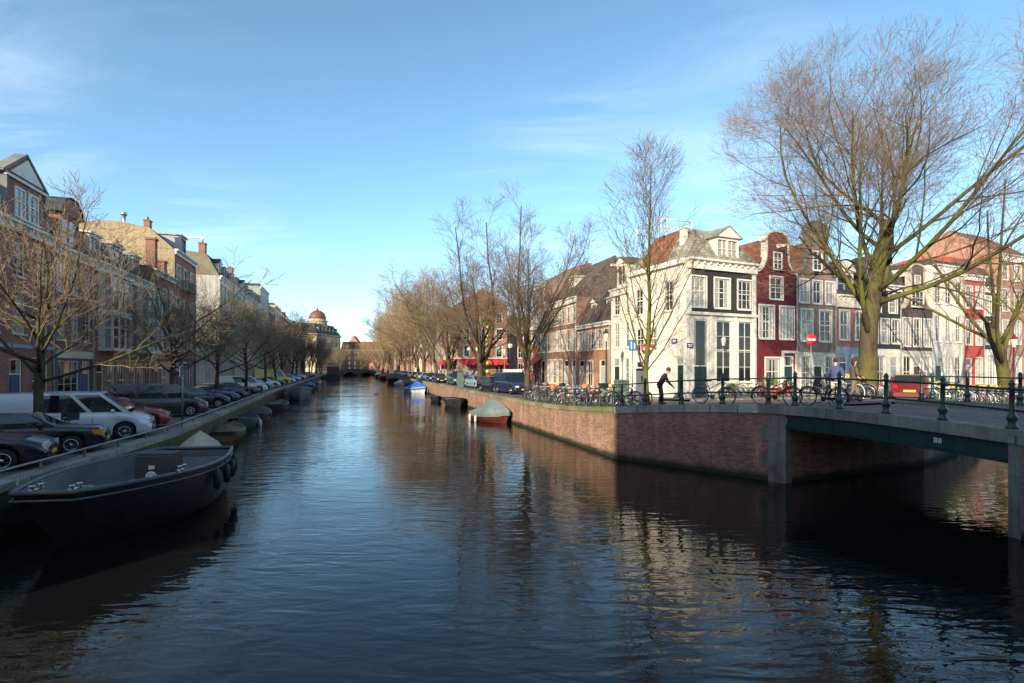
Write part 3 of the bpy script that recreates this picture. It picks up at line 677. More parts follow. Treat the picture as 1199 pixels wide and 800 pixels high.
# --- left row, from the viewer along the canal
aL = math.atan2(UL.y, UL.x)
def HLx(label, y0, y1, h, ops, wall, **k):
    w = (y1-y0)*1.053; return house(label, (fL(y0), y0), aL, HL+.05, w, h, ops(w) if callable(ops) else ops, wall, group=k.pop('group', 'brick houses on the left quay'), depth=k.pop('depth', 10), fm=k.pop('fm', CREAM), cm=k.pop('cm', CREAM), **k)
for i, (y0, y1, h) in enumerate(((-3, 9, 5.6), (9, 21.4, 5.4))):
    HLx('plain brick house before the first gabled house, outside the left edge', y0, y1, h, lambda w: rows(w, (.9, 2.2, 4, 1.2, 'w', 2, 3), (3.6, 1.4, 4, 1.2, 'w', 2, 3)), PB_, roof=('mansard', 1.8, SLATE))
h1 = HLx('purple brown brick house with triangular pediment gable at left edge', 21.5, 30.1, 10.3, lambda w: rows(w, (.35, 3.0, 2, 1.15, 'w', 2, 3, 0, 4.6), (.1, 3.1, 1, 1.15, 'd', 1, 1, 4.6, 6.2), (.5, 2.8, 1, 1.6, 'w', 3, 3, 6.4, 9.0), (4.5, 2.0, 4, 1.15, 'w', 2, 3), (7.5, 1.8, 4, 1.15, 'w', 2, 3)), PB_, roof=('mansard', 2.3, SLATE, 1.5), leaf=BLU, corn=.55, side=BB)
mb = MB(); mb.box(0.02, 9.03, -.06, -.002, 3.75, 3.95); mb.build('band', BGR, h1)
w = 3.5; c = 6.3; make_gable(h1, 9, PB_, ([(c-w/2-.5, 10.35), (c-w/2-.3, 11.1), (c-w/2, 11.8), (c-w/2, 12.6), (c-w/2-.3, 12.65), (c, 14.1), (c+w/2+.3, 12.65), (c+w/2, 12.6), (c+w/2, 11.8), (c+w/2+.3, 11.1), (c+w/2+.5, 10.35)], M('weathered_trim', (.17, .165, .15), .8, .3)))
gwin(h1, c-.6, 10.55, .95, 1.6); gwin(h1, c+.6, 10.55, .95, 1.6)
mb = MB(); mb.prism([(c-1.5, 12.75), (c, 13.85), (c+1.5, 12.75)], 'y', -.1, -.013); mb.box(c-1.9, c+1.9, -.14, -.012, 12.45, 12.6); mb.build('pediment', CREAM, h1)
dormer(h1, 2.2, .6, 10.5, 1.5, 1.7, 'gable')
h2 = HLx('narrow brick house with arched dormer above a blue shop front', 30.15, 34.85, 10.0, lambda w: rows(w, (.25, 2.9, 1, 2.6, 's', 3, 2, .3, 3.2), (.05, 3.1, 1, 1.1, 'd', 1, 1, 3.3, 4.7), (4.4, 2.1, 3, 1.0, 'w', 2, 3), (7.3, 1.8, 3, 1.0, 'w', 2, 3)), PB_, roof=('mansard', 2.2, SLATE, 1.4), zones=[(3.5, BLU), (10, PB_)], leaf=BLU)
dormer(h2, 2.5, .25, 10.06, 2.3, 2.2, 'arch', BB, SLATE)
mb = MB(); mb.box(.15, 4.7, -.12, -.01, 3.3, 3.75); mb.build('fascia', CREAM, h2)
chimney(h2, 4.5, 3, 11.8, 1.7)
h3 = HLx('wide brick house with two white bay windows and flat dormers', 34.9, 45.9, 10.1, lambda w: rows(w, (.1, 3.0, 1, 1.1, 'd', 1, 1, .3, 1.8), (.3, 2.8, 2, 1.2, 'w', 2, 2, 2, 5.5), (.3, 2.8, 3, 1.3, 's', 2, 2, 6, 11.2), (4.4, 2.1, 2, 1.0, 'w', 2, 3, 4.2, 7.4), (7.3, 1.9, 2, 1.0, 'w', 2, 3, 4.2, 7.4)), BB, roof=('mansard', 2.2, SLATE, 1.4), corn=.7, side=BB)
bay(h3, .7, 4.0, 3.9, 9.2); bay(h3, 7.7, 11.0, 3.9, 9.2)
dormer(h3, 1.6, .5, 10.15, 1.7, 1.9, 'flat'); dormer(h3, 5.3, .5, 10.15, 2.2, 1.9, 'flat', GREYP); dormer(h3, 9.2, .5, 10.15, 1.5, 1.9, 'flat', BGR)
chimney(h3, 11.0, 2.5, 11.9, 1.4)
h4 = HLx('red brick house with balconies beside the tallest gable house', 45.95, 51.75, 11.6, lambda w: rows(w, (.1, 3.1, 1, 1.1, 'd', 1, 1, .2, 1.8), (.3, 2.8, 2, 1.2, 'W', 2, 2, 2, 6), (4.4, 2.2, 3, 1.1, 'W', 2, 3), (7.9, 2.2, 3, 1.1, 'W', 2, 3)), RB, roof=('flat', .3, SLATE), leaf=DKGREEN, fm=WHITE)
balcony(h4, .5, 5.6, 7.6)
mb = MB(); mb.box(.1, .8, -.1, .6, 11.5, 14.2); mb.box(.02, .88, -.18, .68, 14.2, 14.4); mb.build('chimney', CHB, roof_of(h4))
mb = MB(); mb.box(2.6, 3.5, -.1, .6, 11.63, 12.7); mb.box(2.5, 3.6, -.18, .68, 12.7, 12.85); mb.build('chimney', CHB, roof_of(h4))
h5 = HLx('tallest red brick house with tan side wall and white hoist beam', 51.8, 59, 14.7, lambda w: rows(w, (.1, 3.1, 1, 1.2, 'd', 1, 1, .3, 2.2), (.3, 2.9, 2, 1.3, 'W', 2, 2, 2.4, 7), (4.4, 2.2, 3, 1.2, 'W', 2, 3), (7.8, 2.1, 3, 1.2, 'W', 2, 3), (11.2, 2.0, 3, 1.2, 'W', 2, 3)), RB, side=TB, roof=('mansard', 2.0, SLATE, 2.2), endm=TB, depth=10.5, zones=[(3.7, DPU), (14.7, RB)])
house('added unseen brick block that shades the pale corner house side wall', Vector((fL(52), 52))-NL*10.6, aL, HL+.05, 7.4, 13.4, [], BB, depth=9, corn=0, roof=('flat', .2, SLATE), group='brick houses on the left quay')  # added out of sight to throw shade on the pale corner house's side wall
balcony(h5, 2.2, 5.4, 7.5, .7); balcony(h5, 2.2, 5.4, 10.9, .7)
dormer(h5, 3.8, .2, 14.72, 2.0, 2.0, 'flat', GREYP); hoist(h5, 3.8, 16.75, 1.8)
mb = MB(); mb.tube([(2.0, 5.0, 16.9), (2.0, 5, 18.2)], .18, 8); mb.lathe([(.3, 18.2), (.3, 18.45)], 8, 0, Matrix.Translation((2.0, 5, 0))); mb.build('flue', STEEL, roof_of(h5))
chimney(h5, .6, 2.5, 16.4, 1.0)
# long pale terrace, then mixed blocks towards the end of the canal
def terr(w, n, fl, fh=3.55, kind='W', z0=.4):
    s = [(z0, 2.7, n, 1.15, 'w', 2, 2)]
    for i in range(1, fl): s.append((z0+.7+i*fh, 2.2, n, 1.1, kind, 2, 2))
    return rows(w, *s)
pale = [WHW, CRW, WHW, GRW]
tl = ['pale corner house with chimney and sunlit side wall beside the side street', 'cream terrace house next to the pale corner house', 'white terrace house with grey dormer, third from the side street', 'grey terrace house before the modern roof block']
for i in range(4):
    y0 = 70.8+i*8.7
    hh = HLx(tl[i], y0, y0+8.65, 15.4, lambda w: terr(w, 4, 4, 3.7), pale[i], roof=('mansard', 2.9, SLATE if i else SLATE, 1.6), endm=M('olive_slates', (.17, .145, .095), .8, .3) if i == 0 else None, side=M('shade_greyed_plaster', (.44, .42, .37), .8, .3, .6, streak=.5) if i == 0 else None, group='pale terrace houses on the left', zones=[(3.6, CRW if i % 2 else GRW), (15.4, pale[i])])  # corner side wall greyed to stand in for tree shade, plus rain streaks
    dormer(hh, 2.4, .5, 15.45, 1.6, 2.0, 'flat' if i % 2 else 'gable', GREYP if i % 2 else WHITE); dormer(hh, 6.2, .5, 15.45, 1.6, 2.0, 'flat', GREYP)
    if i in (0, 2): chimney(hh, .5, 2.2, 18.0, 1.7, 1.0, .8)
spec = [(105.7, 117, 19.5, GRW, 5, 'tall grey green modern block with flat roof on the left'), (117.1, 128, 16.0, BB, 4, 'brown brick house beyond the grey modern block'), (128.1, 139, 18.3, CRW, 5, 'tall cream house with flat roof far down the left quay'), (139.1, 152, 15.6, PB_, 4, 'purple brick house far down the left quay'),
        (152.1, 168, 17.4, BB, 4, 'brown brick block behind the far left trees'), (168.1, 184, 16.2, WHW, 4, 'white block behind the far left trees'), (184.1, 206, 17.6, GRW, 4, 'last grey block of the left quay near the far bridge'), (206.1, 232, 15.5, BB, 4, 'dark end house of the left quay by the far bridge')]
for i, (y0, y1, h, m, fl, lab) in enumerate(spec):
    hh = HLx(lab, y0, y1, h, lambda w: terr(w, max(3, int(w/2.9)), fl, 3.6, 'w'), m, roof=('flat', .5, SLATE) if i in (0, 2) else ('mansard', 2.4, SLATE, 1.6), group='houses far down the left quay')
    if i not in (0, 2): dormer(hh, 4, .5, h+.05, 1.8, 1.8, 'flat', GREYP); chimney(hh, 1, 3, h+2, 1.4)
# domed building beyond the end of the canal
dm = thing('domed_building', 'large sandstone building with brown copper dome beyond the canal end', 'building', (-103, 270, 1.4), math.atan2(1, .09))
SAND = M('sandstone', (.42, .33, .21), .8, .2, .8); mb = MB(); DW, DD, DH = 30, 26, 21
cellwall(mb, DW, 0, DH, rows(DW, (2, 3.4, 9, 1.5, 'w', 2, 3), (7.5, 3.6, 9, 1.5, 'w', 2, 3), (13.5, 3.2, 9, 1.5, 'w', 2, 3)), [(99, 0)], lambda u, d, z: (u, d, z))
sl = rows(DD, (2, 3.4, 7, 1.6, 'w', 2, 3), (7.5, 3.6, 7, 1.6, 'w', 2, 3), (13.5, 3.2, 7, 1.6, 'w', 2, 3)); cellwall(mb, DD, 0, DH, sl, [(99, 0)], lambda u, d, z: (d, DD-u, z))
mb.quad((DW, 0, 0), (DW, DD, 0), (DW, DD, DH), (DW, 0, DH)); mb.quad((DW, DD, 0), (0, DD, 0), (0, DD, DH), (DW, DD, DH)); mb.build('wall', SAND, dm)
for o in sl: place_win(dm, 'w', (0, DD-o[0], o[1]), -PI/2, o[2], o[3], 2, 3, WHITE)
for o in rows(DW, (2, 3.4, 9, 1.5, 'w', 2, 3), (7.5, 3.6, 9, 1.5, 'w', 2, 3), (13.5, 3.2, 9, 1.5, 'w', 2, 3)): place_win(dm, 'w', (o[0], 0, o[1]), 0, o[2], o[3], 2, 3, WHITE)
mb = MB()
for z, e in ((6.2, .35), (12.3, .35), (DH-.9, .9)): mb.box(-e, DW+e, -e, DD+e, z, z+.55)
mb.build('cornice', SAND, dm)
mb = MB(); b = [(-.3, -.3), (DW+.3, -.3), (DW+.3, DD+.3), (-.3, DD+.3)]; t_ = [(3, 3), (DW-3, 3), (DW-3, DD-3), (3, DD-3)]
mb.add([(x, y, DH-.3) for x, y in b]+[(x, y, DH+5.5) for x, y in t_], [(0, 1, 5, 4), (1, 2, 6, 5), (2, 3, 7, 6), (3, 0, 4, 7), (4, 5, 6, 7)]); mb.build('roof', SLATE, dm)
for i in range(6): dormer(dm, 4+i*4.4, .6, DH+.2, 1.9, 3.0, 'gable', SAND)
mb = MB(); T4 = Matrix.Translation((15.5, 7, 0)); mb.lathe([(5.2, DH+3), (5.2, DH+7), (5.6, DH+7.1), (5.6, DH+7.7), (4.7, DH+7.8), (4.6, DH+8.6)], 20, 0, T4, False); mb.build('drum', SAND, dm)
mb = MB(); mb.lathe([(4.7*math.cos(a), DH+8.6+5.0*math.sin(a)) for a in [i*PI/20 for i in range(10)]]+[(.6, DH+13.5), (.6, DH+14.4), (.15, DH+14.8), (.1, DH+16.4)], 20, 0, T4); mb.build('dome', M('brown_copper', (.15, .065, .045), .5, .25), dm)
# --- houses on the right bank
def Rh(label, y0, y1, h, ops, wall, xf=lambda y: 12.2-.31*(y-36), **k):
    a = Vector((xf(y1), y1)); b = Vector((xf(y0), y0)); d = b-a; w = d.length
    return house(label, a, math.atan2(d.y, d.x), 1.9, w, h, ops(w) if callable(ops) else ops, wall, group=k.pop('group', 'houses on the right quay'), **k)
aD = math.atan2(DV.y, DV.x); g0 = 1.98
def Dh(label, s0, s1, h, ops, wall, **k):
    P = WC+DV*s0; w = s1-s0-.02; return house(label, P, aD, k.pop('g', g0), w, h, ops(w) if callable(ops) else ops, wall, group='houses along the side canal', **k)
side_l = [(.9, 6.35, .95, 2.1, 'w', 2, 3), (4.3, 6.35, 1.05, 2.2, 'w', 2, 3), (1.0, 3.4, .95, 1.9, 'w', 2, 3), (2.6, 3.4, .95, 1.9, 'w', 2, 3), (.9, .1, 1.0, 2.6, 'd', 1, 1), (5.6, .1, .8, 2.9, 'd', 1, 1)]
k0 = Dh('white corner house with black upper storey and tall shop windows', 0, 6.8, 9.9, [(.75, .02, 1.35, 5.6, 'd', 1, 1), (2.85, 1.1, 1.45, 4.5, 'W', 2, 4), (5.0, 1.1, 1.4, 4.5, 'W', 2, 4)]+rows(6.8, (6.5, 2.15, 3, 1.4, 'W', 3, 3)), DB, zones=[(5.95, WHW), (9.25, DB), (9.9, WHW)], depth=6.6, side=WHW, left=(side_l,), corn=.7, roof=('hip', 2.6, GTILE, 1.5), pane=lambda l: PANE_CURTAINED if l[2] > 6 else PANE, leaf=DKGREEN, cproud=.4)
mb = MB(); mb.box(-.06, 6.82, -.16, -.003, 5.95, 6.15); mb.box(0, .5, -.05, -.002, 6.16, 9.2); mb.box(6.35, 6.77, -.051, -.002, 6.16, 9.2)
for x in (0, 2.25, 4.5, 6.5): mb.box(x+.01, x+.27, -.07, -.003, .5, 5.93)
mb.build('trim', WHITE, k0)
mb = MB(); mb.box(-.03, 2.0-1.3, -.05, -.003, -.3, .45); mb.box(2.2, 6.79, -.09, -.003, -.3, .48); mb.build('plinth', GREYP, k0)
dormer(k0, 4.1, .15, 10.0, 2.2, 1.75, 'gable', WHW, GTILE, 2)
mb = MB(); mb.prism([(-.16, 10.0), (1.42, 12.55), (1.46, 12.5), (-.1, 9.97)], 'y', 2.0, 5.05); mb.build('side_roof', OTILE, k0)
mb = MB(); mb.box(.62, 1.02, .9, 1.3, 10.2, 12.3); mb.box(.56, 1.08, .84, 1.36, 12.3, 12.4); mb.build('chimney', WHW, roof_of(k0))
mb = MB()
for x, y in ((.5, 3.2), (.5, 6.2), (3.5, 3.2), (3.5, 6.2), (.5, 4.7)): mb.box(x-.04, x+.04, y-.04, y+.04, 12.4, 13.7)
for z in (13.0, 13.6): mb.tube([(.5, 3.2, z), (.5, 6.2, z), (3.5, 6.2, z), (3.5, 3.2, z), (.5, 3.2, z)], .04, 6)
mb.build('roof_terrace_railing', WHITE, k0)
mb = MB(); mb.tube([(3.0, -.1, 4.35), (3.0, -.5, 4.45)], .025, 6); mb.lathe([(.1, 3.75), (.17, 4.2), (.19, 4.22), (.05, 4.4)], 6, 1, Matrix.Translation((3.0, -.5, 0)), False); mb.build('wall_lantern', [BLACKP, M('lantern_glass', (.5, .48, .4), .15)], k0)
for x, y, z, rz in ((.32, -.08, 3.75, 0), (-.06, 1.1, 4.1, -PI/2)):
    mb = MB(); mb.box(-.28, .28, -.015, .015, -.17, .17, 0); mb.box(-.2, .2, -.02, -.0155, .03, .08, 1); mb.box(-.16, .16, -.02, -.0155, -.08, -.03, 1); mb.build('street_name_sign', [M('sign_blue', (.02, .03, .16), .4), WHITE], k0, (x, y, z), rz)
k1 = Dh('maroon painted house with white trimmed neck gable', 6.8, 11.3, 9.5, lambda w: [(1.0, .7, 1.55, 2.2, 'W', 2, 2), (2.95, .02, 1.15, 3.1, 'd', 1, 1), (.35, 4.4, 1.5, 2.5, 'W', 4, 4), (2.55, 4.4, 1.5, 2.5, 'W', 4, 4), (1.5, 7.45, 1.3, 1.7, 'W', 2, 3)], MAR, corn=0, roof=('front', 2.9, OTILE), gable=(neck(4.46, 9.5, 11.1, 11.9, 2.35, 'arch', .6), WHW), leaf=DKGREEN, pane=PANE_CURTAINED)
gwin(k1, 2.25, 9.75, .95, 1.35, 2, 3)
mb = MB(); mb.box(2.7, 4.45, -.12, -.003, 3.3, 3.5); mb.box(2.7, 2.9, -.1, -.002, 0, 3.3); mb.box(4.2, 4.45, -.1, -.002, 0, 3.3); mb.build('door_surround', WHW, k1); hoist(k1, 2.25, 11.4, .9)
k2 = Dh('taupe brick house with tall neck gable in tree shadow', 11.3, 15.9, 9.6, lambda w: [(.4, .3, 1.2, 2.8, 'W', 2, 3), (1.9, .02, 1.1, 3.1, 'd', 1, 1), (3.2, .3, 1.1, 2.8, 'W', 2, 3), (.45, 4.3, 1.25, 2.5, 'W', 2, 3), (2.6, 4.3, 1.35, 2.5, 'W', 2, 3)]+rows(w, (7.35, 1.8, 3, 1.0, 'W', 2, 2)), TAU, corn=0, roof=('front', 2.9, OTILE), gable=(neck(4.56, 9.6, 11.3, 13.0, 2.3, 'arch', .8), STONE), zones=[(3.4, CRW), (9.6, TAU)])
gwin(k2, 2.28, 10.0, 1.1, 1.6, 2, 3)
k3 = Dh('orange brick house with white dormer and blue grey ground floor', 15.92, 20, 8.2, lambda w: rows(w, (.3, 2.9, 1, 1.0, 'd', 1, 1, .1, 1.6), (.6, 2.6, 1, 1.7, 'W', 2, 2, 1.7, 4), (4.5, 2.4, 2, 1.15, 'W', 2, 2)), OB, zones=[(3.9, BGR), (8.2, OB)], corn=1.0, cm=WHW, roof=('ridge', 3.6, SLATE), pane=PANE_CURTAINED)
dormer(k3, 2.0, .6, 8.3, 2.2, 2.0, 'arch', WHW, SLATE)
k4 = Dh('black painted house with white window frames behind big tree', 20.02, 24.6, 9.4, lambda w: rows(w, (.4, 2.8, 1, 1.8, 'W', 3, 2, .2, 2.6), (.02, 3.1, 1, 1.1, 'd', 1, 1, 2.8, 4.4), (4.3, 2.1, 3, 1.05, 'W', 2, 3), (7.0, 1.7, 2, 1.1, 'W', 2, 3)), DB, corn=.5, roof=('mansard', 2.1, SLATE, 1.0), zones=[(3.8, WHW), (9.4, DB)])
dormer(k4, 2.3, .25, 9.45, 1.7, 1.9, 'arch', WHW, SLATE)
k5 = Dh('dark purple brick house with small bell gable', 24.62, 29.4, 7.5, lambda w: rows(w, (.3, 2.9, 1, 1.2, 'W', 2, 2, .1, 1.7), (.02, 3.1, 1, 1.1, 'd', 1, 1, 1.7, 3.2), (.3, 2.9, 1, 1.2, 'W', 2, 2, 3.2, 4.7), (4.1, 2.5, 3, 1.05, 'W', 2, 3)), DPU, corn=0, roof=('front', 3.2, TILE), gable=(neck(4.74, 7.5, 9.9, 11.0, 2.0, 'arch', .4), CRW), zones=[(3.7, CRW), (7.5, DPU)])
gwin(k5, 2.37, 7.7, 1.9, 1.5, 3, 3); gwin(k5, 2.37, 9.6, .9, 1.0, 2, 2)
k6 = Dh('wide white plaster house with three rows of tall windows', 29.42, 34.5, 11.8, lambda w: rows(w, (.1, 3.0, 1, 1.1, 'd', 1, 1, .2, 1.7), (.6, 2.6, 2, 1.0, 'w', 2, 3, 1.8, 4.9), (4.6, 2.5, 3, .95, 'w', 2, 3), (8.2, 2.2, 3, .95, 'w', 2, 3)), WHW, corn=.8, roof=('flat', .5, SLATE))
k7 = Dh('narrow bright red house with white sash windows', 34.52, 38.1, 11.2, lambda w: rows(w, (.1, 3.0, 1, 1.1, 'd', 1, 1, .1, 1.7), (.6, 2.5, 1, 1.1, 'W', 2, 3, 1.8, 3.5), (4.4, 2.4, 2, 1.05, 'W', 2, 3), (8.0, 2.1, 2, 1.05, 'W', 2, 3)), RED, corn=.5, roof=('mansard', 2, RTILE))
k8 = Dh('black and white house squeezed beside the red one', 38.12, 41, 10.2, lambda w: rows(w, (.2, 3.2, 1, 1.6, 'W', 3, 4), (4.5, 2.2, 2, .95, 'W', 2, 3), (7.4, 1.9, 2, .95, 'W', 2, 3)), DB, corn=.5, roof=('mansard', 2.3, SLATE), zones=[(4.0, WHW), (10.2, DB)])
k9 = Dh('pink brick house with high cornice at the right edge', 41.02, 48, 13.8, lambda w: rows(w, (.1, 3.0, 1, 1.2, 'd', 1, 1, .3, 2.2), (.6, 2.6, 2, 1.2, 'W', 2, 3, 2.4, 6.8), (4.6, 2.4, 3, 1.2, 'W', 2, 3), (8.0, 2.2, 3, 1.2, 'W', 2, 3), (11.2, 1.6, 3, 1.2, 'W', 2, 2)), PNK, corn=.7, roof=('ridge', 3.5, RTILE), leaf=MARL)
Dh('white house outside the right edge beside the pink one', 48.02, 55, 12.2, lambda w: rows(w, (.6, 2.6, 3, 1.2, 'W', 2, 3), (4.6, 2.4, 3, 1.2, 'W', 2, 3), (8.0, 2.2, 3, 1.2, 'W', 2, 3)), WHW, corn=.7, roof=('ridge', 3.5, RTILE))
P = WC+DV*19+NV*17; bh = house('big building with steep red tiled roof behind the gabled houses', P, aD, 1.9, 28, 12.8, rows(28, (9.2, 1.8, 9, 1.2, 'W', 2, 3)), OB, depth=12, corn=.5, roof=('ridge', 5.4, RTILE), group='houses along the side canal', endm=WHW)
chimney(bh, 19, 5, 17.2, 1.9, 1.6, .9)
r2 = Rh('narrow white house with hoist beam next to the white corner house', 42.5, 46.4, 9.2, lambda w: rows(w, (.1, 3.0, 1, 1.1, 'd', 1, 1, .2, 1.7), (.5, 2.6, 1, 1.2, 'w', 2, 3, 1.9, w), (4.0, 2.2, 2, 1.0, 'w', 2, 3), (6.9, 1.7, 2, 1.0, 'w', 2, 3)), WHW, roof=('ridge', 2.6, TILE), corn=.6, side=WHW)
dormer(r2, 2.0, -.1, 9.25, 1.5, 2.0, 'gable', WHW, TILE); hoist(r2, 2.0, 11.0, 1.1)
r3 = Rh('low brick house with steep brown gambrel roof and small dormers', 46.5, 53.4, 6.5, lambda w: rows(w, (.1, 2.9, 1, 1.1, 'd', 1, 1, .2, 1.8), (.4, 2.5, 1, 1.2, 'W', 2, 2, 2, 4), (.1, 2.9, 1, 1.2, 'd', 1, 1, 4.6, 6.6), (4.0, 1.8, 5, .95, 'W', 2, 3)), OB, roof=('mansard', 4.2, TILE, 1.9), endm=TILE, corn=.35)
dormer(r3, 2.0, .9, 7.3, 1.1, 1.5, 'gable', WHW, TILE); dormer(r3, 5.2, .9, 7.3, 1.0, 1.5, 'flat', WHW, TILE)
r4 = Rh('brick house with white cornice and broad dark roof on right quay', 53.5, 61.9, 9.7, lambda w: rows(w, (.1, 3.0, 2, 1.2, 'd', 1, 1, 5, 9), (.4, 2.7, 3, 1.1, 'W', 2, 3, .2, 5), (4.1, 2.2, 6, .95, 'W', 2, 3), (7.0, 1.8, 6, .95, 'W', 2, 3)), BB, roof=('ridge', 4.6, TILE), corn=.6, endm=TILE)
dormer(r4, 4, 1.5, 11.0, 1.5, 1.5, 'flat', WHW, TILE); chimney(r4, .7, 5, 13.6, 1.2, 1.2)
r5 = Rh('tall narrow brick house on the near corner of the cross street', 62, 66.5, 12.6, lambda w: rows(w, (.3, 2.8, 2, 1.2, 's', 1, 2), (4.1, 2.2, 3, .95, 'W', 2, 3), (7.2, 2.1, 3, .95, 'W', 2, 3), (10.1, 1.7, 3, .95, 'W', 2, 2)), TAU, roof=('ridge', 2.4, TILE), corn=.5)
awning(r5, .2, 3.2, 3.4, AWR, 1.5, 1.0)
mb = MB(); mb.box(.3, 1.9, -.14, -.02, 3.8, 4.9); mb.build('shop_sign', M('red_sign', (.6, .06, .05), .4), r5)
xf2 = lambda y: 20.8-.313*y
rt = rows(10, (.3, 2.8, 3, 1.5, 's', 2, 2), (4.3, 2.3, 3, 1.2, 'W', 2, 3), (7.7, 2.2, 3, 1.2, 'W', 2, 3), (11.0, 2.0, 3, 1.2, 'W', 2, 2))
r6 = Rh('orange brick corner house with red awnings across the side street', 100, 118, 14.4, lambda w: rows(w, (.3, 2.9, 5, 2.2, 's', 2, 2), (4.3, 2.3, 7, 1.2, 'W', 2, 3), (7.7, 2.2, 7, 1.2, 'W', 2, 3), (11.0, 2.0, 7, 1.2, 'W', 2, 2)), OB, xf=xf2, depth=10, right=(rt,), roof=('ridge', 3.6, RTILE), corn=.6, endm=OB)
for i in range(4): awning(r6, 1.0+i*4.4, 4.9+i*4.4, 3.9, AWR, 1.8, .9)
w6 = r6['_w']; mb = MB()
for i in range(3):
    x0 = .4+i*3.2; mb.add([(w6, x0, 3.9), (w6, x0+2.9, 3.9), (w6+1.5, x0+2.9, 3.0), (w6+1.5, x0, 3.0), (w6+1.5, x0+2.9, 2.75), (w6+1.5, x0, 2.75)], [(0, 1, 2, 3), (3, 2, 4, 5)])
mb.build('awning', AWR, r6); mb = MB(); mb.box(-.05, w6+.08, -.2, -.005, 3.95, 4.15); mb.box(w6+.005, w6+.2, -.1, 9.9, 3.95, 4.15); mb.build('fascia', WHITE, r6)
far = [(118.1, 133, 13.2, CRW, 'cream house behind the trees beyond the awning house'), (133.1, 150, 15.0, OB, 'orange brick house behind the far right trees'), (150.1, 170, 13.6, WHW, 'white house with red awning behind the far right trees'), (170.1, 195, 15.2, BB, 'brown brick block behind the far right trees'), (195.1, 222, 13.8, OB, 'orange brick end house near the far bridge on the right'), (222.1, 254, 14.6, TAU, 'taupe end block beside the far bridge on the right')]
for i, (y0, y1, h, m, lab) in enumerate(far):
    o = Rh(lab, y0, y1, h, lambda w: terr(w, int(w/2.9), 4, 3.3, 'w'), m, xf=xf2, roof=('ridge', 3.5, RTILE if i % 2 else SLATE), group='houses far down the right quay')
    if i == 2: awning(o, 2, 8, 3.8, AWR)
# buildings seen down the cross street
house('dark shaded brick corner building at the back of the cross street', (-2.6, 106), math.atan2(.2, 1), 1.9, 13, 10.6, terr(15, 5, 4, 3.1, 'W'), PB_, roof=('mansard', 2.2, SLATE), group='houses of the cross street')
#, (8.5, 92), math.atan2(-.95, .31)+PI, 1.9, 26, 11.5, terr(26, 8, 4, 3.0, 'W'), BB, roof=('ridge', 2.8, TILE), group='houses of the cross street')
# beyond the far bridge
house('row of orange brick buildings beyond the far bridge', (-101, 302), .05, 1.4, 40, 13, terr(40, 12, 4, 3.2, 'w'), OB, roof=('ridge', 5, RTILE), group='buildings beyond the far bridge')
house('spired brick building far beyond the canal end', (-113, 345), .05, 1.4, 12, 16, terr(12, 4, 4, 3.6, 'w'), OB, roof=('front', 8, RTILE), group='buildings beyond the far bridge')
# the row behind the viewer whose shadow lies over the bridge
px_ = -15.1
for i, (w_, h_) in enumerate(((4.7, 16.9), (11.5, 14.5), (11.5, 14.3), (9, 14.6))):
    P = Vector((px_, -10.5+.2256*(px_+10))); px_ += w_*.9755
    house('brick house behind the viewer that shades the bridge', P+Vector((w_*.9755, w_*.22)), math.atan2(-.22, -.9755), 1.6, w_-.02, h_, terr(w_, max(2, int(w_/2.8)), 4, 3.3), BB, roof=('flat', .1, SLATE), corn=.5, group='houses behind the viewer')

# ------------------------------------------------------------------ bare winter trees
def bark(name, col, moss=0):
    m, t, b = newmat(name); setv(b, .9, 0, .2); L = t.links.new
    co = N(t, 'ShaderNodeTexCoord'); vm = N(t, 'ShaderNodeMapping'); vm.inputs['Scale'].default_value = (1.5, 1.5, .32); L(co.outputs['Object'], vm.inputs[0]); a = N(t, 'ShaderNodeTexNoise', Scale=6.0, Detail=8, Roughness=.75); L(vm.outputs[0], a.inputs[0])
    r = N(t, 'ShaderNodeMix', data_type='RGBA'); q = N(t, 'ShaderNodeMapRange'); q.inputs[1].default_value = .35; q.inputs[2].default_value = .65; L(a.outputs[0], q.inputs[0]); L(q.outputs[0], r.inputs[0])
    r.inputs[6].default_value = (*[c*.55 for c in col], 1); r.inputs[7].default_value = (*[c*1.4 for c in col], 1); out = r.outputs[2]
    if moss:
        c2 = N(t, 'ShaderNodeTexNoise', Scale=.55, Detail=5, Roughness=.6); L(co.outputs['Object'], c2.inputs[0])
        w = N(t, 'ShaderNodeMapRange'); w.inputs[1].default_value = .62-moss*.3; w.inputs[2].default_value = .72-moss*.25; L(c2.outputs[0], w.inputs[0])
        k = N(t, 'ShaderNodeMix', data_type='RGBA'); L(w.outputs[0], k.inputs[0]); L(out, k.inputs[6]); k.inputs[7].default_value = (.125, .125, .022, 1); out = k.outputs[2]
    L(out, b.inputs['Base Color']); bp = N(t, 'ShaderNodeBump', Strength=1.0, Distance=.06); L(a.outputs[0], bp.inputs['Height']); L(bp.outputs[0], b.inputs['Normal'])
    MC[name] = m; return m
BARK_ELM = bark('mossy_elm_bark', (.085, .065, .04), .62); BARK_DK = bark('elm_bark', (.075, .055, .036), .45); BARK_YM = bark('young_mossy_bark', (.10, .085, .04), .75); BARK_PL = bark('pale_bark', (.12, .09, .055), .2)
TW_R = M('reddish_twigs', (.21, .15, .10), .85, .25); TW_G = M('golden_twigs', (.24, .17, .10), .85, .25); TW_B = M('brown_twigs', (.16, .11, .07), .85, .25); TW_Y = M('yellow_twigs', (.28, .20, .11), .85, .25)
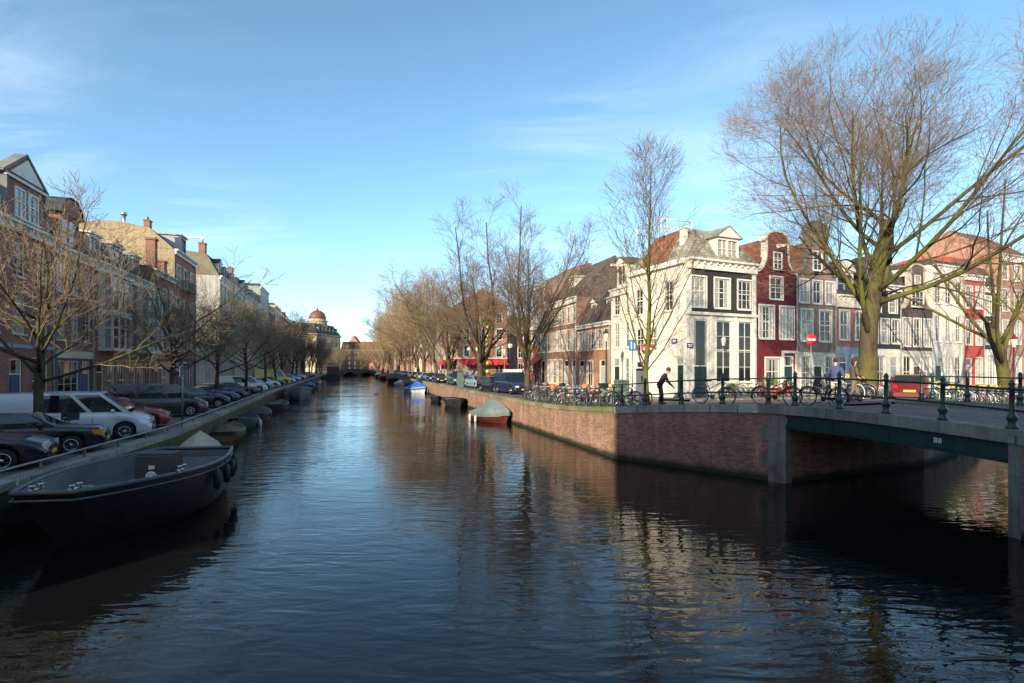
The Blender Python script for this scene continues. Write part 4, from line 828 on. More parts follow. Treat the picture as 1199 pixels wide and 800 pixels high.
def segs_mesh(segs, name, mat_):
    """many thin three-sided twigs as one mesh"""
    a = np.array([s[0] for s in segs]); b = np.array([s[1] for s in segs]); ra = np.array([s[2] for s in segs]); rb = np.array([s[3] for s in segs])
    d = b-a; d /= np.maximum(np.linalg.norm(d, axis=1, keepdims=True), 1e-9)
    h = np.where(np.abs(d[:, 2:3]) > .9, np.array([[1., 0, 0]]), np.array([[0, 0, 1.]])); u = np.cross(d, h); u /= np.linalg.norm(u, axis=1, keepdims=True); w = np.cross(d, u)
    n = len(segs); V = np.empty((n, 6, 3))
    for j in range(3):
        c, s_ = math.cos(2*PI*j/3), math.sin(2*PI*j/3); o = u*c+w*s_
        V[:, j] = a+o*ra[:, None]; V[:, 3+j] = b+o*rb[:, None]
    F = np.array([[0, 1, 4, 3], [1, 2, 5, 4], [2, 0, 3, 5]]); I = (F[None]+(np.arange(n)*6)[:, None, None]).reshape(-1)
    me = bpy.data.meshes.new(name); me.vertices.add(n*6); me.vertices.foreach_set('co', V.reshape(-1)); me.loops.add(n*12); me.loops.foreach_set('vertex_index', I.astype(np.int32))
    me.polygons.add(n*3); me.polygons.foreach_set('loop_start', (np.arange(n*3)*4).astype(np.int32)); me.polygons.foreach_set('loop_total', np.full(n*3, 4, dtype=np.int32))
    me.materials.append(mat_); me.update(calc_edges=True); me.validate(); return me
def tree_mesh(seed, r0, trunk, lim, lv, tmat, cmat, lean=(0, 0), tap=.42, rmin=.006, thick=2):
    """trunk (x, z height, radius) then levels of branching; lv = per level: (count, length, angle, start, up, wiggle, ratio)"""
    rg = random.Random(seed); T = MB(); segs = []
    def rot(d, ang, az):
        o = d.orthogonal().normalized(); o = Matrix.Rotation(az, 3, d) @ o; return (d*math.cos(ang)+o*math.sin(ang)).normalized()
    def grow(p, d, length, r, level, endf):
        n = (7, 8, 6, 4, 3, 2)[min(level, 5)]; up, wig = lv[level-1][4:6] if level else (0.0, .05); st = length/n
        pts = [p.copy()]; rr = [r]; ds = [d.copy()]
        for i in range(n):
            d = (d+Vector((rg.gauss(0, wig), rg.gauss(0, wig), rg.gauss(0, wig)+up))).normalized(); p = p+d*st; pts.append(p.copy()); ds.append(d.copy())
            rr.append(max(rmin, r+(r*endf-r)*((i+1)/n)))
        if level < thick:
            q = list(rr)
            if level == 0: q[0] *= 1.45; pts.insert(1, pts[0].lerp(pts[1], .35)); q.insert(1, rr[0]*1.08); rr.insert(1, rr[0]); ds.insert(1, ds[0])
            T.tube(pts, q, 10 if level == 0 else 7)
        else:
            for i in range(len(pts)-1): segs.append((tuple(pts[i]), tuple(pts[i+1]), rr[i], rr[i+1]))
        return pts, rr, ds
    def rec(pts, rr, ds, level, length):
        if level >= len(lv): return
        cnt, ln, ang, start = lv[level][:4]; ratio = lv[level][6]; az = rg.uniform(0, 6.28); m = len(pts)-1
        k = max(1, int(cnt*rg.uniform(.8, 1.2)+.5)) if level else cnt
        for i in range(k):
            t = start+(1-start)*((i+rg.uniform(.1, .9))/k); f = t*m; j = min(int(f), m-1); fr = f-j
            p = pts[j].lerp(pts[j+1], fr); r = (rr[j]+(rr[j+1]-rr[j])*fr)*ratio*rg.uniform(.75, 1.1); az += 2.4+rg.gauss(0, .4)
            d = rot(ds[min(j+1, m)], ang*rg.uniform(.7, 1.25), az)
            if level >= 2 and d.z < -.25: d.z *= -.3; d.normalize()
            l2 = ln*rg.uniform(.7, 1.2)*((1-.55*(t-start)/(1-start+1e-6)) if level >= 1 else rg.uniform(.9, 1.1)*(1.2-tap*(t-start)/(1-start)))
            q = grow(p, d, l2, max(rmin, r), level+1, .3); rec(*q, level+1, l2)
    p0 = Vector((0, 0, -.15)); q = grow(p0, Vector((lean[0], lean[1], 1)).normalized(), trunk+.15, r0, 0, lim)
    rec(*q, 0, trunk)
    return T.mesh('trunk', tmat), segs_mesh(segs, 'crown', cmat)
def place_tree(me, label, x, y, z, rz=0, sc=1, group='bare trees along the right quay', name='bare_tree', sz=None):
    t = thing(name, label, 'tree', (x, y, z), rz, group); t.scale = (sc, sc, sz or sc)
    put('trunk', me[0], t); put('crown', me[1], t); return t
# levels: count, length, angle, first position, lift, wiggle, radius ratio
BIG = tree_mesh(11, .41, 8.2, .66, [(13, 9.4, .90, .42, .06, .085, .42), (10, 5.0, .62, .18, .02, .10, .48), (8, 2.6, .66, .12, .02, .12, .48), (7, 1.3, .68, .1, .03, .15, .55), (3, .65, .7, .2, .03, .16, .8)], BARK_ELM, TW_R, rmin=.0042, thick=3)
ELM = [tree_mesh(s, .30, 5.0, .75, [(10, 11.0, a, .45, .02, .07, .52), (10, 4.6, .62, .15, .045, .10, .5), (9, 2.3, .66, .12, .04, .13, .55), (7, 1.05, .65, .1, .04, .15, .7)], BARK_DK, TW_B, rmin=.008) for s, a in ((21, .5), (22, .38), (25, .55))]
ELML = tree_mesh(27, .30, 5.0, .75, [(7, 11.0, .5, .45, .02, .07, .48), (7, 4.6, .62, .15, .045, .10, .46), (6, 2.3, .66, .12, .04, .13, .46), (5, 1.05, .65, .1, .04, .15, .5)], BARK_ELM, TW_R, rmin=.0036)
FAR = tree_mesh(31, .30, 4.2, .8, [(9, 11.5, .5, .5, .02, .08, .5), (8, 5.0, .65, .2, .05, .11, .5), (8, 2.6, .7, .12, .03, .14, .6), (5, 1.3, .7, .1, .03, .16, .8)], BARK_PL, TW_Y, rmin=.014)
SLIM = tree_mesh(41, .185, 14.6, .12, [(34, 5.8, .62, .22, .05, .06, .36), (8, 2.3, .6, .15, .04, .1, .55), (7, 1.1, .6, .1, .04, .13, .7)], BARK_YM, TW_B, rmin=.0075, tap=1.02)
YOUNG = [tree_mesh(s, .17, 4.6, .62, [(13, 5.6, 1.02, .55, .05, .10, .46), (9, 2.9, .62, .15, .02, .13, .5), (7, 1.4, .65, .12, .02, .16, .6), (4, .6, .6, .2, .03, .15, .8)], BARK_DK, TW_G, rmin=.0065) for s in (51, 54)]
FAR2 = tree_mesh(33, .28, 5.5, .7, [(9, 10.0, .42, .45, .03, .07, .5), (8, 4.6, .6, .2, .05, .11, .5), (7, 2.4, .7, .12, .03, .14, .6), (5, 1.2, .7, .1, .03, .16, .8)], BARK_PL, TW_Y, rmin=.013)
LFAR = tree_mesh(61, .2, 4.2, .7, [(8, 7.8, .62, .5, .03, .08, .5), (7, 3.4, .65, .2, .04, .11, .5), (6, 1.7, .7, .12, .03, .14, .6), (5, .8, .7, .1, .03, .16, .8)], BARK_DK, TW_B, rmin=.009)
g_ = 'bare trees along the side canal'
place_tree(BIG, 'huge spreading bare tree with mossy forked trunk behind the bridge', 17.0, 24.6, hR(17, 24.6), R(200), 1.04, g_)
place_tree(ELML, 'bare tree at the right edge beyond the bridge, beside the huge one', 34.9, 36.4, hR(35, 36.4), R(40), 1.0, g_).scale = (1.35, 1.35, 1.12)
place_tree(ELML, 'bare tree further along the side canal, outside the right edge', 47, 45.5, hR(47, 45.5), R(120), 1.0, g_)
place_tree(SLIM, 'slender upright tree with yellow green mossy trunk by the corner railing', 6.45, 24.6, hR(6.45, 24.6), R(0), .78, 'bare trees along the right quay', sz=.77)
place_tree(ELM[1], 'upright bare tree beside the blue van and parked bicycles', 1.3, 44, hR(1.3, 44), R(70), .95, sz=.94)
place_tree(ELM[1], 'broad bare tree on the quay behind the red covered boat', -3.2, 53, 1.85, R(215), 1.22, sz=1.0)
for i, y in enumerate((74, 87, 99, 111, 124, 138, 152, 168, 186, 206, 228, 246)):
    m_ = ELM[0] if i == 0 else (FAR, FAR2, FAR2)[i % 3]; sc = (.95 if i == 0 else 1.22)+.14*((i*7) % 5)/5+(.1 if i > 5 else 0)
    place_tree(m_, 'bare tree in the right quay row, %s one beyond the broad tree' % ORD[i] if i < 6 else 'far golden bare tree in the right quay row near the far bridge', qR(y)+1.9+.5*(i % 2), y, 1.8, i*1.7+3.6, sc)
for i, (x, y) in enumerate(((-55, 268), (-64, 275), (-72, 272), (-82, 280), (-92, 276), (-60, 290), (-76, 292))):
    place_tree(FAR, 'golden bare tree on the land beyond the far bridge', x, y, 1.4, i*2.1, 1.0+.05*(i % 3), 'trees beyond the far bridge')
yl = [(18.0, 2.95, 1.0), (33.5, 3.65, 1.0), (41, 2.3, 1.02), (54.5, 2.3, 1.05), (68, 2.3, 1.1)]
for i, (y, o, sc) in enumerate(yl):
    lab = ['young bare tree with golden twigs in front of the silver van', 'young bare tree behind the black van', 'young bare tree behind the white van on the left quay', 'young bare tree before the yellow van', 'young bare tree beside the yellow van'][i]
    place_tree(YOUNG[i % 2], lab, qL(y)-o, y, HL, [2.2, .6, 1.9, 4.0, 5.2][i], sc, 'bare trees along the left quay')
for i, y in enumerate((80, 91, 102, 113, 125, 137, 149, 162, 176, 192, 210, 230)):
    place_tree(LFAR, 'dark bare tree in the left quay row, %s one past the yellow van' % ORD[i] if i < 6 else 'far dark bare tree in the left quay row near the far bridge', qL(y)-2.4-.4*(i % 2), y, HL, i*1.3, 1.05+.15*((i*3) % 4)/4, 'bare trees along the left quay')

# ------------------------------------------------------------------ cars and vans
def paint(name, col, metal=.0): return M('car_paint_'+name, col, .28, .05, 1.0, metal=metal, spec=.5, coat=.8)
PT = {'dark red': paint('dark_red', (.15, .015, .02)), 'black': paint('black', (.010, .010, .012)), 'silver': paint('silver', (.58, .60, .62), .2), 'red': paint('red', (.28, .02, .03)), 'white': paint('white', (.68, .68, .64)), 'yellow': paint('yellow', (.62, .50, .03)),
      'navy': paint('navy', (.012, .022, .06)), 'blue': paint('blue', (.05, .12, .28)), 'grey': paint('grey', (.12, .13, .14)), 'green': paint('green', (.02, .07, .05)), 'bronze': paint('bronze', (.045, .034, .026)), 'light blue': paint('light_blue', (.25, .36, .45), .2)}
CHROME = M('chrome', (.6, .6, .6), .12, .05, metal=1); AMBER = M('amber_lens', (.75, .22, .01), .2, .05); REDL = M('red_lens', (.4, .01, .01), .2, .05); CLEAR = M('clear_lens', (.55, .57, .58), .1, .05, spec=.8); PLATE = M('yellow_plate', (.62, .45, .03), .4, .05)
ST = {'sedan': dict(L=4.55, W=1.76, H=1.43, r=.315, top=[(-2.27, .60), (-2.24, .96), (-1.6, 1.01), (1.05, .97), (1.85, .85), (2.18, .72), (2.27, .5)], cab=(-1.85, 1.2, -.95, .22), wx=(-1.32, 1.38), sp=(.06, .46, .92)),
      'saloon': dict(L=4.4, W=1.68, H=1.38, r=.305, top=[(-2.19, .62), (-2.17, .93), (-1.4, .95), (.95, .92), (2.05, .84), (2.16, .74), (2.2, .45)], cab=(-1.55, .98, -1.02, .3), wx=(-1.28, 1.36), sp=(.06, .5, .93)),
      'hatch': dict(L=3.95, W=1.68, H=1.47, r=.295, top=[(-1.97, .5), (-1.94, .96), (-1.0, .98), (.85, .96), (1.55, .84), (1.87, .7), (1.97, .45)], cab=(-1.92, 1.1, -1.55, .12), wx=(-1.2, 1.25), sp=(.08, .5, .92)),
      'van': dict(L=4.85, W=1.9, H=1.9, r=.32, top=[(-2.42, .5), (-2.41, 1.12), (1.35, 1.1), (1.95, .98), (2.3, .8), (2.42, .5)], cab=(-2.39, 1.85, -2.3, .78), wx=(-1.5, 1.55), sp=(.04, .36, .70, .97)),
      'box': dict(L=5.4, W=2.0, H=2.5, r=.34, top=[(-2.7, .5), (-2.69, 1.25), (1.6, 1.2), (2.2, 1.08), (2.6, .85), (2.7, .5)], cab=(-2.67, 2.1, -2.62, 1.15), wx=(-1.6, 1.75), sp=(.04, .4, .72, .97))}
TYRE = {}
def wheel_mesh(r):
    k = round(r, 3)
    if k in TYRE: return TYRE[k]
    X = Matrix.Rotation(PI/2, 4, 'X'); t = MB(); t.lathe([(r*.62, -.09), (r*.9, -.1), (r, -.075), (r, .075), (r*.9, .1), (r*.62, .09)], 20, 0, X)
    m = MB(); m.lathe([(r*.63, .05), (r*.63, .096), (r*.56, .098), (r*.54, .06)], 20, 0, X); m.lathe([(r*.17, .05), (r*.15, .1), (.01, .105)], 10, 0, X)
    for i in range(5):
        a = 2*PI*i/5; c, s = math.cos(a), math.sin(a); q = []
        for u, v in ((r*.12, -.035), (r*.57, -.028), (r*.57, .028), (r*.12, .035)): q.append((u*c-v*s, u*s+v*c))
        m.add([(p[0], y, p[1]) for y in (-.09, -.06) for p in q], [(0, 1, 2, 3), (0, 4, 5, 1), (2, 6, 7, 3), (1, 5, 6, 2), (3, 7, 4, 0)], 0)
    m.lathe([(r*.6, -.0), (r*.6, .055), (.02, .056)], 16, 1, X)
    for i in range(len(m.v)): x, y, z = m.v[i]; m.v[i] = (x, -abs(y) if y > 0 else y, z)
    TYRE[k] = (t.mesh('wheel', RUBBER), m.mesh('rim', [STEEL, BLACKP])); return TYRE[k]
CARM = {}
def car_meshes(style, pk, closed):
    key = (style, pk, closed)
    if key in CARM: return CARM[key]
    s = ST[style]; L, Wd, H, r = s['L'], s['W'], s['H'], s['r']; hw = Wd/2; P = PT[pk]; top = s['top']
    def zt(x): return float(np.interp(x, [p[0] for p in top], [p[1] for p in top]))
    Ra = r+.065; xs = sorted(set([round(v, 3) for v in np.linspace(-L/2, L/2, 34)]+[round(w+Ra*math.cos(a), 3) for w in s['wx'] for a in np.linspace(0, PI, 11)]+[p[0] for p in top]))
    xs = [x for x in xs if -L/2 <= x <= L/2]; body = MB(); secs = []
    for x in xs:
        e = max(0, (abs(x)-(L/2-.55))/.55); w = hw*(1-.16*e*e); zb = .2+.1*e*e; zc = zt(x)
        for wx in s['wx']:
            if abs(x-wx) < Ra-1e-4: zb = max(zb, r+math.sqrt(Ra*Ra-(x-wx)**2))
        h = [(w*.93, zb), (w*.985, zb+.06), (w, max(zb+.09, .56)), (w*.985, max(zb+.1, zc-.12)), (w*.93, max(zb+.11, zc-.03)), (w*.8, max(zb+.12, zc)), (0, max(zb+.13, zc+.03))]
        secs.append([(x, y, z) for y, z in h]+[(x, -y, z) for y, z in h[-2::-1]])
    body.loft(secs, 0); body.add(secs[0], [tuple(range(13))]); body.add(secs[-1], [tuple(range(12, -1, -1))])
    body.box(-L/2+.1, L/2-.1, -hw+.27, hw-.27, .17, .55, 1)
    x0, x1, t0, t1 = s['cab']; wb, wt = hw*.93, hw*.76; z0, z1 = zt(x0)-.05, zt(x1)-.05; Ht = H-.05
    A = [(x0, 0, z0), (x1, 0, z1), (t1, 0, Ht), (t0, 0, Ht)]
    def side(u, v, sg, o=0):
        b = Vector((x0+(x1-x0)*u, wb, z0+(z1-z0)*u)); t = Vector((t0+(t1-t0)*u, wt, Ht)); p = b.lerp(t, v); bulge = .02*math.sin(PI*v); return (p.x, sg*(p.y+o+bulge), p.z)
    for sg in (1, -1):
        body.loft([[side(u, v, sg) for v in (0, .33, .66, 1)] for u in np.linspace(0, 1, 9)], 0)
    n = 6; roof = []
    for i in range(n+1):
        x = t0+(t1-t0)*i/n; roof.append([(x+(0 if 0 < i < n else 0), y*wt, Ht+.05*(1-abs(y)**2.5)*(math.sin(PI*(.12+.76*i/n)))) for y in np.linspace(-1, 1, 9)])
    body.loft(roof, 0)
    for xb, xt, zb_ in ((x0, t0, z0), (x1, t1, z1)):
        body.loft([[(xb, y*wb, zb_) for y in np.linspace(-1, 1, 5)], [(xt, y*wt, Ht+.05*(1-abs(y)**2.5)*math.sin(PI*.12)) for y in np.linspace(-1, 1, 5)]], 0)
    # seams and sills
    for sg in (1, -1):
        for u in s['sp'][1:-1]:
            x = x0+(x1-x0)*u; body.box(x-.008, x+.008, sg*hw*.99-.008, sg*hw*.99+.008, .35, .9, 1)
        body.box(s['wx'][0]+Ra+.05, s['wx'][1]-Ra-.05, sg*(hw+.003)-.006, sg*(hw+.003)+.006, .52, .56, 1 if style != 'saloon' else 2)
    parts = [('body', body.mesh('body', [P, BLACKP, CHROME]))]
    sp = s['sp']
    for sg in (1, -1):
        g = MB()
        for i, (a, b) in enumerate(zip(sp, sp[1:])):
            if closed > i: continue
            a2, b2 = a+.02, b-.02
            g.loft([[side(u, v, sg, .008) for v in (.14, .4, .66, .9)] for u in np.linspace(a2, b2, 4)], 0)
        parts.append(('side_window', g.mesh('side_window', GLASS)))
    for nm, xb, xt, zb_, sg in (('windscreen', x1, t1, z1, 1), ('rear_window', x0, t0, z0, -1)):
        if nm == 'rear_window' and closed > 1: continue
        q = []; lo, hi = (.1, .93) if style not in ('van', 'box') or sg > 0 else (.15, .9)
        for v in (lo, hi):
            x = xb+(xt-xb)*v; z = zb_+(Ht-zb_)*v; w = (wb+(wt-wb)*v)-.07
            q.append([(x+sg*.012, y*w, z+.012) for y in np.linspace(-1, 1, 5)])
        g = MB(); g.loft(q, 0, False, False); parts.append((nm, g.mesh(nm, GLASS)))
    zh = zt(L/2-.12)-.13
    for sg in (1, -1):
        g = MB(); g.box(L/2-.24, L/2-.015, sg*(hw*.66)-.16, sg*(hw*.66)+.16, zh-.07, zh+.09)
        if style == 'saloon': g.box(L/2-.3, L/2-.03, sg*(hw*.88)-.06, sg*(hw*.88)+.09, zh-.07, zh+.08, 1)
        parts.append(('headlight', g.mesh('headlight', [CLEAR, AMBER])))
        g = MB(); g.box(-L/2-.006, -L/2+.1, sg*(hw*.72)-.1, sg*(hw*.72)+.11, .72, .92 if style not in ('van', 'box') else 1.25); parts.append(('taillight', g.mesh('taillight', REDL)))
        g = MB(); p = side(.86, .1, sg, .02); g.ball((p[0]+.02, p[1]+sg*.1, p[2]+.08), .1, 8, 0, (.7, 1, .75)); g.tube([(p[0], p[1]-sg*.02, p[2]), (p[0]+.02, p[1]+sg*.08, p[2]+.05)], .025, 5); parts.append(('mirror', g.mesh('mirror', P if style != 'saloon' else BLACKP)))
    g = MB(); g.box(L/2-.1, L/2+.02, -hw*.75, hw*.75, .28, .47); g.box(L/2+.002, L/2+.024, -hw*.4, hw*.4, .5, .62, 1); parts.append(('bumper', g.mesh('bumper', [P if style not in ('saloon', 'van') else BLACKP, BLACKP])))
    g = MB(); g.box(-L/2-.03, -L/2+.1, -hw*.78, hw*.78, .3, .5); parts.append(('bumper', g.mesh('bumper', P if style not in ('saloon', 'van') else BLACKP)))
    g = MB(); g.box(L/2+.012, L/2+.03, -.26, .26, .37, .48); g.box(-L/2-.04, -L/2-.02, -.26, .26, .55, .66); parts.append(('licence_plate', g.mesh('licence_plate', PLATE)))
    CARM[key] = parts; return parts
def car(label, style, pk, x, y, z, heading, group, closed=0, cat='car', name='parked_car'):
    t = thing(name, label, cat, (x, y, z), heading, group); s = ST[style]
    for nm, me in car_meshes(style, pk, closed): put(nm, me, t)
    ty, rm = wheel_mesh(s['r'])
    for wx in s['wx']:
        for sg in (1, -1): w = put('wheel', ty, t, (wx, sg*(s['W']/2-.125), s['r']), 0 if sg < 0 else PI); put('rim', rm, w)
    return t
GL = 'cars parked along the left quay'; PH = R(31)
lc = [('sedan', 'black', 14.9, .5, 0, 'black modern car cut off by the left edge, nearest parked car'), ('saloon', 'black', 17.75, .5, 0, 'old black saloon with orange indicator behind the nearest car'), ('van', 'silver', 21.3, .55, 1, 'silver van with side windows parked behind the young tree'), ('hatch', 'red', 24.6, 1.0, 0, 'small red hatchback between silver van and black van'),
      ('van', 'bronze', 30.6, .6, 0, 'dark brown black passenger van on the left quay'), ('hatch', 'black', 36.6, .5, 0, 'black hatchback next after the dark passenger van'), ('sedan', 'navy', 40.2, .5, 0, 'dark navy car two along from the dark passenger van'), ('hatch', 'navy', 44.6, .6, 0, 'navy hatchback just before the dark saloon and white van'), ('saloon', 'black', 51, .6, 0, 'black saloon next to the white van'),
      ('van', 'white', 58.5, .6, 1, 'white delivery van with dark side windows on left quay'), ('sedan', 'light blue', 64.6, .7, 0, 'light blue car just beyond the white van'), ('hatch', 'silver', 70.6, .6, 0, 'silver hatchback in front of the yellow van'), ('box', 'yellow', 84, .6, 2, 'tall yellow delivery van further along the left quay')]
for st, pk, y, ins, cl_, lab in lc:
    h = Vector((math.cos(PH), math.sin(PH))); n = Vector((qL(y)-ins, y)); c = n-h*ST[st]['L']/2
    car(lab, st, pk, c.x, c.y, HL-.03, PH, GL, cl_, 'van' if st in ('van', 'box') else 'car', 'parked_van' if st in ('van', 'box') else 'parked_car')
fc = ['grey', 'white', 'blue', 'silver', 'navy', 'white', 'light blue', 'black', 'grey', 'silver']
for i, y in enumerate((77, 92, 97, 103, 109, 116, 124, 133, 143, 155)):
    st = ('hatch', 'sedan')[i % 2]; h = Vector((math.cos(PH), math.sin(PH))); c = Vector((qL(y)-.7, y))-h*ST[st]['L']/2
    car('%s car on the left quay, %s one counted from the yellow van' % (fc[i], ORD[i-1]) if i else 'grey car wedged between silver hatchback and yellow van', st, fc[i], c.x, c.y, HL-.03, PH, GL)
GR = 'vehicles on the right quay'
aR = math.atan2(-.955, .296)
car('navy van with white roof front facing the viewer beside the bare tree', 'van', 'navy', .05, 46.2, hR(0, 46), aR+.12, GR, 2, 'van', 'parked_van')
mb = MB(); mb.box(-.55, .62, -.66, .66, 1.905, 2.16); mb.build('roof_box', PT['white'], bpy.data.objects[[o.name for o in COL.objects if o.name.startswith('parked_van')][-1]])
car('black hatchback facing the viewer left of the navy van', 'hatch', 'black', -1.75, 49.5, 1.84, aR+.35, GR)
car('blue grey car between two quay trees', 'sedan', 'light blue', -3.9, 58.5, 1.82, aR+.1, GR)
car('dark green van by the utility cabinet', 'van', 'green', -7.6, 70, 1.82, aR, GR, 1, 'van', 'parked_van')
car('grey car before the dark green van', 'sedan', 'grey', -5.6, 64.2, 1.82, aR+.1, GR)
for i, y in enumerate((78, 85, 92, 99, 106, 114, 122, 131, 141, 152, 165)):
    pk = ['black', 'navy', 'silver', 'grey', 'black', 'white', 'navy', 'light blue', 'grey', 'black', 'silver'][i]
    car('%s car on the right quay, %s one beyond the dark green van' % (pk, ORD[i]), ('sedan', 'hatch')[i % 2], pk, qR(y)+1.25, y, 1.82, aR, GR)
car('small red car parked behind the bridge railing', 'hatch', 'dark red', 21.9, 28.4, hR(21.6, 28.0)-.03, aD+.55, 'vehicles by the side canal')

# ------------------------------------------------------------------ boats
HULLB = M('black_hull', (.018, .019, .021), .5, .5, 2, spec=.5, streak=.5); HULLG = M('steel_grey_hull', (.20, .21, .21), .5, .25); HULLR = M('red_brown_hull', (.10, .02, .016), .4, .3); HULLW = M('white_hull', (.55, .55, .52), .4, .15); HULLGN = M('green_hull', (.05, .11, .09), .5, .3); WOOD = M('worn_wood', (.20, .10, .05), .6, .35, 4); INN = M('deck_grey', (.10, .105, .11), .6, .3); GUN = M('blue_grey_gunwale', (.085, .10, .112), .45, .25)
TAR = {'beige': M('beige_tarp', (.46, .36, .27), .8, .15), 'grey': M('grey_green_tarp', (.13, .165, .16), .7, .2), 'blue': M('blue_tarp', (.03, .11, .33), .6, .2), 'green': M('olive_tarp', (.10, .11, .06), .8, .25), 'white': M('white_tarp', (.5, .5, .47), .7, .1), 'red': M('red_tarp', (.4, .04, .05), .7, .15), 'dark': M('dark_tarp', (.03, .035, .04), .7, .2)}
FEND = M('fender', (.025, .026, .03), .45, .3)
def boat(label, x, y, heading, L, B, D, hm, gm, im=None, bow='point', tarp=None, ridge=.7, benches=3, group='boats moored along the left quay', sheer=.3, stern=.7, rake=.5, fend=0, name='moored_boat', tcov=(0, 1), kink=0, bowh=.62, fmat=None):
    t = thing(name, label, 'boat', (x, y, 0), heading, group); im = im or INN; n = 22
    def hb(u):
        if bow == 'pram': return B/2*(stern+(1-stern)*math.sin(min(1, u/.45)*PI/2) if u < .45 else 1-(1-bowh/(B/2))*((u-.45)/.55)**1.7)
        return B/2*(stern+(1-stern)*math.sin(min(1, u/.42)*PI/2) if u < .42 else max(.015, math.cos(((u-.42)/.58)**1.35*PI/2)))
    def gz(u): return D+sheer*max(0, (u-.35)/.65)**2+sheer*.25*max(0, (.25-u)/.25)**2
    def gx(u): return -L/2+L*u
    out, inn = [], []
    for i in range(n+1):
        u = i/n; b = hb(u); x_ = gx(u); z = gz(u); rk = rake*max(0, (u-.7)/.3)**1.5; low = 1-.5*max(0, (u-.6)/.4)
        bb = b*.78*low if bow != 'pram' else b*(.82-.5*max(0, (u-.55)/.45)); f = .55 if u < .6 else .55-.45*(u-.6)/.4
        o = [(x_, b, z), (x_-rk*.25, b*.985-.0, z-.25*(z)), (x_-rk*.7, bb*1.02, .08), (x_-rk, bb*f, -.3), (x_-rk, 0, -.38)]
        out.append(o+[(p[0], -p[1], p[2]) for p in o[-2::-1]])
        bi = max(.005, b-.07); fl = .22 if u < .85 else .22+.5*(u-.85)/.15; kk = 1 if u < .5 else 1-.45*(u-.5)/.5; xi = x_-.2*max(0, (u-.75)/.25); q = [(x_-.06*max(0, (u-.9)/.1), bi, z-.005), (xi-rk*.42, bi*.97*(.5+.5*kk), z*.6), (xi-rk*.75, max(.004, bb*.88*kk), fl), (xi-rk*.75, 0, fl)]
        inn.append([(p[0], p[1], p[2]) for p in q]+[(p[0], -p[1], p[2]) for p in q[-2::-1]])
    m = MB(); m.loft([o[::-1] for o in out], 0); m.loft(inn, 1)
    m.add(out[0], [tuple(range(9))[::-1]]); m.add(out[-1], [tuple(range(9))]); m.add(inn[1], [tuple(range(7))], 1)
    for a, b in ((0, 0), (8, 6)):
        for i in range(n): m.add([out[i][a], out[i+1][a], inn[i+1][b], inn[i][b]], [(0, 1, 2, 3)], 1)
    m.build('hull', [hm, im], t)
    rail = [Vector(out[i][0]) for i in range(n+1)]+[Vector(out[i][8]) for i in range(n, -1, -1)]
    m = MB(); m.tube([p+Vector((0, 0, .015)) for p in rail]+[rail[0]+Vector((0, 0, .015))], .055 if L > 5 else .04, 6)
    if bow == 'pram': m.tube([p-Vector((0, 0, .16))+Vector((0, .012 if p.y > 0 else -.012, 0)) for p in rail], .03, 5)
    m.build('gunwale', gm, t)
    if not tarp or tcov[0] > 0 or tcov[1] < 1:
        for i in range(benches):
            u = .12+.55*i/max(1, benches-1); b = hb(u)-.1; m = MB(); m.box(gx(u)-.16, gx(u)+.16, -b, b, D*.55, D*.55+.05); m.build('bench', WOOD if im is not INN else M('bench_grey', (.17, .19, .20), .6, .2), t)
    if tarp:
        m = MB(); secs = []; k = 16; rg = random.Random(int(x*10))
        for i in range(k+1):
            u = tcov[0]+(tcov[1]-tcov[0])*i/k; b = hb(u)+.05; z = gz(u); e = 1-abs(2*i/k-1)**1.5; rz_ = z+ridge*(.12+.88*e)*(.93+.07*rg.random()); x_ = gx(u)
            h = [(b, z-.24-.05*rg.random()), (b+.015, z), (b*.72, z+(rz_-z)*.42+.04*rg.random()), (b*.35, z+(rz_-z)*.74), (0, rz_)]
            secs.append([(x_, y_, z_) for y_, z_ in h]+[(x_, -y_, z_) for y_, z_ in h[-2::-1]])
        m.loft(secs, 0, False, False); m.add(secs[0], [tuple(range(9))]); m.add(secs[-1], [tuple(range(9))[::-1]]); m.build('tarp', TAR[tarp], t)
    for i in range(abs(fend)):
        u = .06+.5*i/abs(fend); b = hb(u)+.1; sg = 1 if fend > 0 else -1; m = MB(); m.lathe([(.02, 0), (.1, .06), (.11, .5), (.02, .6)], 8, 0, Matrix.Translation((gx(u), sg*b, gz(u)-.75)))
        m.tube([(gx(u), sg*b, gz(u)-.18), (gx(u), sg*(b-.09), gz(u)+.05)], .015, 4); m.build('fender', fmat or FEND, t)
    t['_hb'] = B; return t
hB = math.atan2(-.993, .118)
bb_ = boat('big black steel boat with raked flat bow and grey console', -10.5, 14.4, hB, 6.8, 3.6, 1.36, HULLB, GUN, bow='pram', benches=0, sheer=.12, stern=.62, rake=1.15, fend=4, bowh=.62)
m = MB(); m.box(-.35, .35, -.45, .45, .2, 1.55); m.box(-.37, .2, -.47, .47, 1.55, 1.6); m.build('console', M('console_grey', (.045, .048, .052), .5, .2), bb_, (-.2, .45, .16))
m = MB(); m.box(.352, .36, -.1, .06, 1.15, 1.25); m.build('label_plate', WHITE, bb_, (-.2, .45, .2))
m = MB(); m.lathe([(.15, .352), (.15, .362), (.005, .3625)], 20, 0, Matrix.Rotation(PI/2, 4, 'Y')); m.lathe([(.11, .3627), (.11, .364), (.005, .3642)], 20, 1, Matrix.Rotation(PI/2, 4, 'Y')); m.lathe([(.07, .3643), (.07, .366), (.005, .3662)], 16, 0, Matrix.Rotation(PI/2, 4, 'Y')); m.build('round_emblem', [WHITE, GREYP], bb_, (-.2, .42, 1.14))
